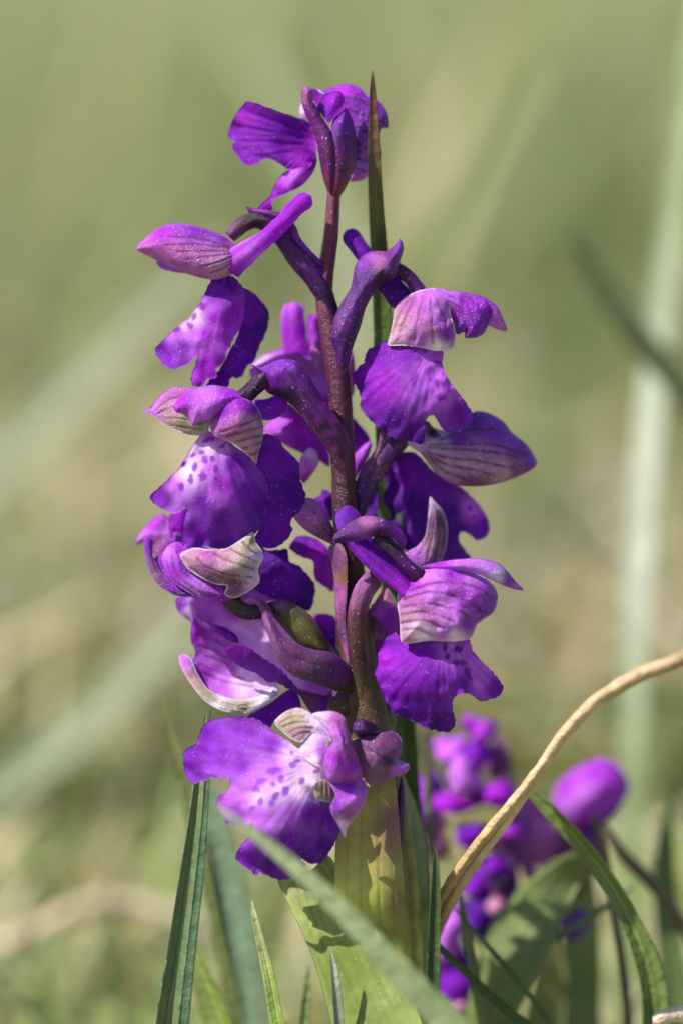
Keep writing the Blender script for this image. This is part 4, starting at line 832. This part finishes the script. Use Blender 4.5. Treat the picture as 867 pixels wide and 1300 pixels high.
# ------------------------------------------------------------------ single grass blades, straws and stalks
def blade(label, path, cols, name='grass_blade', cat='grass blade', group='grass blades', mat=None, turn=0, **kw):
    SEED[0] += 1
    if turn: path = [tuple(p[:3]) + (p[3] / math.cos(math.radians(turn)), (p[4] if len(p) > 4 else 0) + turn) for p in path]
    V, F, C = ribbon_mesh(path, cols, seed=SEED[0], **kw)
    b = V[V[:, 2].argmin()]
    o = mesh_obj(name, V, F, C, mat or M_GRASS, origin=(b[0], b[1], 0.0 if kw.get('ground', 1) is not None else b[2]))
    o['label'] = label; o['category'] = cat; o['group'] = group
    return o
GD = (0.035, 0.065, 0.018); GM = (0.075, 0.12, 0.03); GL = (0.16, 0.22, 0.05); GB = (0.10, 0.15, 0.085); GP = (0.20, 0.25, 0.14); TIP = (0.12, 0.02, 0.03)

blade('dark upright grass blade with a reddish tip behind the top flowers', [(473,90,2,1),(473,110,2,7),(474,150,0,12),(475,200,-4,16),(478,270,-22,20),(482,330,-48,23),(486,420,-60,25),(492,560,-64,30),(500,760,-70,32),(512,950,-76,34),(520,1120,-80,36),(524,1300,-84,38)],
      [TIP, (0.10,0.14,0.03), (0.09,0.14,0.03), (0.085,0.13,0.03), GM, GM, GL], fold=0.35, stripes=0.3)
blade('dark green folded blade at left touching the lowest lip', [(262,905,10,3,20),(258,960,12,12,20),(250,1040,14,18,15),(238,1130,16,22,10),(226,1220,18,26,10),(212,1310,20,30,0)], [(0.14,0.19,0.08),(0.11,0.16,0.065),(0.115,0.17,0.07),(0.12,0.18,0.07)], fold=0.9, stripes=0.35, edge_col=(0.16,0.22,0.13))
blade('slim grey-green blade close along the dark folded one', [(268,900,-6,2),(262,990,-6,10),(252,1100,-4,16),(240,1200,-2,20),(228,1320,0,22)], [(0.09,0.15,0.07),(0.08,0.14,0.075),(0.08,0.13,0.07)], fold=0.5, stripes=0.3)
blade('broad blue-green blade out of focus behind the left folded pair', [(262,960,-260,4),(275,1030,-260,30),(292,1100,-260,42),(305,1180,-255,48),(318,1260,-250,52),(326,1340,-245,54)], [(0.14,0.20,0.12),(0.13,0.19,0.12),(0.12,0.17,0.10),(0.10,0.15,0.07)], turn=35, fold=0.3)
blade('pale blurred blade crossing the foot of the orchid in front', [(272,1020,300,3),(300,1042,300,10),(350,1080,302,17),(420,1142,304,25),(490,1215,306,32),(545,1275,308,37),(600,1345,310,41)], [(0.34,0.38,0.22),(0.28,0.34,0.17),(0.22,0.29,0.13),(0.20,0.27,0.11)], fold=0.2, stripes=0.1)
blade('short bright green blade tip in front of the broad leaf', [(320,1143,60,1.5),(325,1165,60,8),(334,1200,60,12),(344,1240,60,15),(355,1300,60,17),(362,1340,60,18)], [(0.38,0.36,0.22),(0.19,0.30,0.04),(0.18,0.30,0.03),(0.17,0.28,0.03)], turn=30, fold=0.6, stripes=0.35, edge_col=(0.3,0.38,0.12))
blade('small dark blade tip with whitish point before the broad leaf', [(419,1206,90,1.5),(423,1225,90,9),(427,1260,90,12),(432,1310,90,14),(436,1350,90,15)], [(0.4,0.4,0.34),(0.05,0.085,0.04),(0.05,0.09,0.035),(0.05,0.09,0.03)], fold=0.6, stripes=0.2)
blade('dark upright blade standing before the foot of the bent straw', [(552,1074,70,1.5),(553,1100,70,9),(552,1150,70,14),(550,1210,70,16),(548,1310,70,17)], [(0.05,0.08,0.02),(0.03,0.06,0.018),(0.028,0.055,0.018),(0.035,0.07,0.02)], fold=0.6, stripes=0.3, edge_col=(0.14,0.2,0.06))
blade('arching striped blade with pale veins at the lower right', [(658,990,-60,3,0),(680,1012,-60,14,10),(710,1042,-60,20,25),(745,1080,-60,22,30),(780,1130,-58,22,25),(800,1170,-56,26,10),(818,1215,-54,32,0),(829,1265,-52,36,0),(832,1330,-50,36,0)], [(0.17,0.20,0.05),(0.14,0.19,0.045),(0.12,0.17,0.04),(0.12,0.17,0.04),(0.14,0.19,0.05),(0.12,0.17,0.045)], turn=-10, fold=0.45, stripes=0.5, edge_col=(0.22,0.28,0.1))
blade('thin pale blade leaning left of the second orchid\'s broad leaf', [(584,1128,-100,3),(588,1160,-100,9),(596,1200,-100,12),(606,1250,-100,14),(618,1310,-100,15)], [(0.22,0.25,0.11),(0.2,0.26,0.11),(0.17,0.23,0.09)], turn=30, fold=0.5)
blade('thin dark blade slanting down right from the orchid foot', [(508,1156,-40,2),(530,1176,-40,6),(565,1210,-44,9),(605,1248,-48,11),(650,1288,-52,12),(690,1320,-56,12)], [(0.06,0.10,0.03),(0.05,0.09,0.025)], fold=0.5, step=0.015)
blade('very thin green blade slanting over the second orchid\'s leaf', [(573,1150,-90,1.5),(600,1180,-90,5),(640,1225,-92,7),(680,1275,-94,7),(710,1320,-96,7)], [(0.08,0.13,0.04),(0.08,0.13,0.04)], fold=0.4, step=0.015)
blade('thin blurred blade slanting left of the arching striped one', [(805,1125,-220,2),(770,1150,-220,8),(730,1175,-220,10),(690,1200,-220,10),(650,1240,-220,11),(620,1300,-220,12)], [(0.11,0.16,0.07),(0.10,0.15,0.06)], fold=0.3)
blade('tall pale blurred blade rising along the right edge', [(905,-60,-1000,20,0),(882,80,-1000,32,10),(860,250,-1000,30,10),(838,420,-1000,30,0),(824,560,-1000,30,-5),(814,700,-1000,30,-5),(807,850,-1000,30,0),(803,1050,-995,30,0),(800,1330,-990,30,0)],
      [(0.2,0.25,0.12),(0.24,0.29,0.15),(0.26,0.30,0.18),(0.42,0.45,0.38),(0.42,0.44,0.38),(0.22,0.27,0.14),(0.16,0.21,0.08),(0.13,0.19,0.06)], turn=38, fold=0.2, step=0.04)
blade('dark blurred blade slanting over the tall pale one', [(722,300,-900,12),(750,345,-900,28),(785,395,-900,34),(820,440,-900,36),(870,500,-900,38),(960,640,-900,40),(1060,880,-900,40),(1120,1100,-900,40)], [(0.09,0.11,0.05),(0.08,0.10,0.04),(0.08,0.10,0.04)], fold=0.2, step=0.04)
blade('pale blurred blade slanting across the left middle', [(300,300,-2600,10),(230,360,-2600,34),(150,440,-2600,44),(60,530,-2600,48),(-30,620,-2600,50),(-180,820,-2600,50)], [(0.18,0.20,0.10),(0.19,0.21,0.11),(0.18,0.21,0.11),(0.16,0.2,0.09)], turn=24, fold=0.2, step=0.05)
blade('pale blurred blade slanting at lower left above the litter', [(300,740,-1900,8),(230,800,-1900,30),(150,880,-1900,40),(60,960,-1900,44),(-40,1040,-1900,46),(-160,1180,-1900,46)], [(0.18,0.21,0.11),(0.20,0.23,0.13),(0.19,0.23,0.12),(0.16,0.2,0.09)], turn=26, fold=0.2, step=0.05)
blade('faint thin blade left of the folded pair, rising past the lip', [(205,880,-260,2),(222,950,-260,8),(240,1030,-260,11),(262,1120,-258,13),(284,1220,-256,14),(306,1320,-254,15)], [(0.2,0.23,0.08),(0.15,0.19,0.06),(0.13,0.18,0.05)], fold=0.3)
blade('broad yellow-green blade blurred at the bottom left of centre', [(238,1180,-130,4),(250,1215,-130,20),(264,1250,-130,30),(280,1290,-130,36),(300,1350,-130,40)], [(0.2,0.25,0.07),(0.17,0.23,0.05),(0.15,0.21,0.05)], turn=40, fold=0.4)
blade('narrow green blade behind the bright blade tip', [(392,1225,-90,2),(390,1260,-90,10),(386,1310,-90,14)], [(0.17,0.22,0.1),(0.13,0.19,0.07)], fold=0.4)
blade('blurred green blade in the lower right corner', [(850,1010,-420,8),(842,1100,-420,26),(850,1200,-420,32),(862,1320,-420,34)], [(0.12,0.17,0.06),(0.12,0.18,0.06)], fold=0.3)

def stalk(label, path, cols, name='dry_stalk', cat='dry stalk', group='dry stalks', ground=0.9, parent=None, **kw):
    o = tube(name, parent, PXZ, path, cols, M_STRAW, ground=ground, **kw)
    if label: o['label'] = label; o['category'] = cat; o['group'] = group
    return o
ST = (0.42, 0.30, 0.18); ST2 = (0.30, 0.20, 0.11); ST3 = (0.28, 0.23, 0.10)
sb = place(470, 1500, -40)
straw = root('bent_straw', (sb[0], sb[1], 0.0), 'bent dry straw arching from the orchid foot to the right edge', 'straw', 'dry stalks')
tube('strand', straw, PXZ, [(1240,742,300,3.0),(1080,752,262,8.0),(930,800,215,9.6),(867,836,190,10.0),(810,858,165,9.6),(760,888,142,8.8),(720,928,122,8.0),(694,964,106,7.2),(670,1002,92,6.4),(640,1047,76,6.0),(609,1088,50,6.4),(583,1127,14,6.8),(560,1170,-40,7.2),(535,1235,-90,7.2),(510,1330,-110,7.2)], [ST, ST, ST2, ST, ST, ST2, ST3, (0.16,0.15,0.05)], M_STRAW, ribs=5, ramp=0.06, ground=0.9, bump=0.06)
tube('strand', straw, PXZ, [(700,955,110,4.5),(668,998,99,6),(634,1039,84,6.2),(603,1077,58,6.4),(576,1116,22,6.8),(551,1160,-36,7),(525,1228,-86,7),(499,1330,-106,7)], [ST, (0.34,0.22,0.11), ST2, ST3, (0.16,0.15,0.05)], M_STRAW, ribs=4, ramp=0.12, ground=0.9, bump=0.1)
stalk('thin dark dry stalk hanging below the plump bud', [(752,1035,-200,4),(766,1080,-200,5),(778,1150,-200,5.5),(790,1230,-200,6),(798,1320,-200,6)], [(0.10,0.07,0.04),(0.13,0.09,0.06)], round0=True)
stalk('brown blurred dry stalk slanting right of the plump bud', [(765,1050,-300,6),(790,1085,-300,8),(825,1120,-300,9),(850,1150,-300,8),(880,1200,-300,8),(910,1300,-300,8)], [(0.12,0.085,0.05),(0.15,0.11,0.07)], round0=True)
stalk('dark thin stem just behind the orchid foot, left of the blurred one', [(540,905,-200,4),(543,1000,-200,5),(548,1100,-200,6),(552,1330,-200,6)], [(0.10,0.08,0.05),(0.09,0.09,0.04)], round0=True)
stalk('pale curled dry stalk end in the bottom right corner', [(828,1300,-20,10),(845,1290,-20,10),(870,1288,-22,11),(910,1300,-26,11),(950,1350,-30,11)], [(0.5,0.4,0.3),ST], round0=True)
stalk('pale blurred straw lying across the bottom left', [(-90,1235,-1100,12),(20,1195,-1100,12),(120,1150,-1120,12),(210,1160,-1140,12),(290,1200,-1140,12)], [S_C, S_A, S_C], ground=None, round0=True)
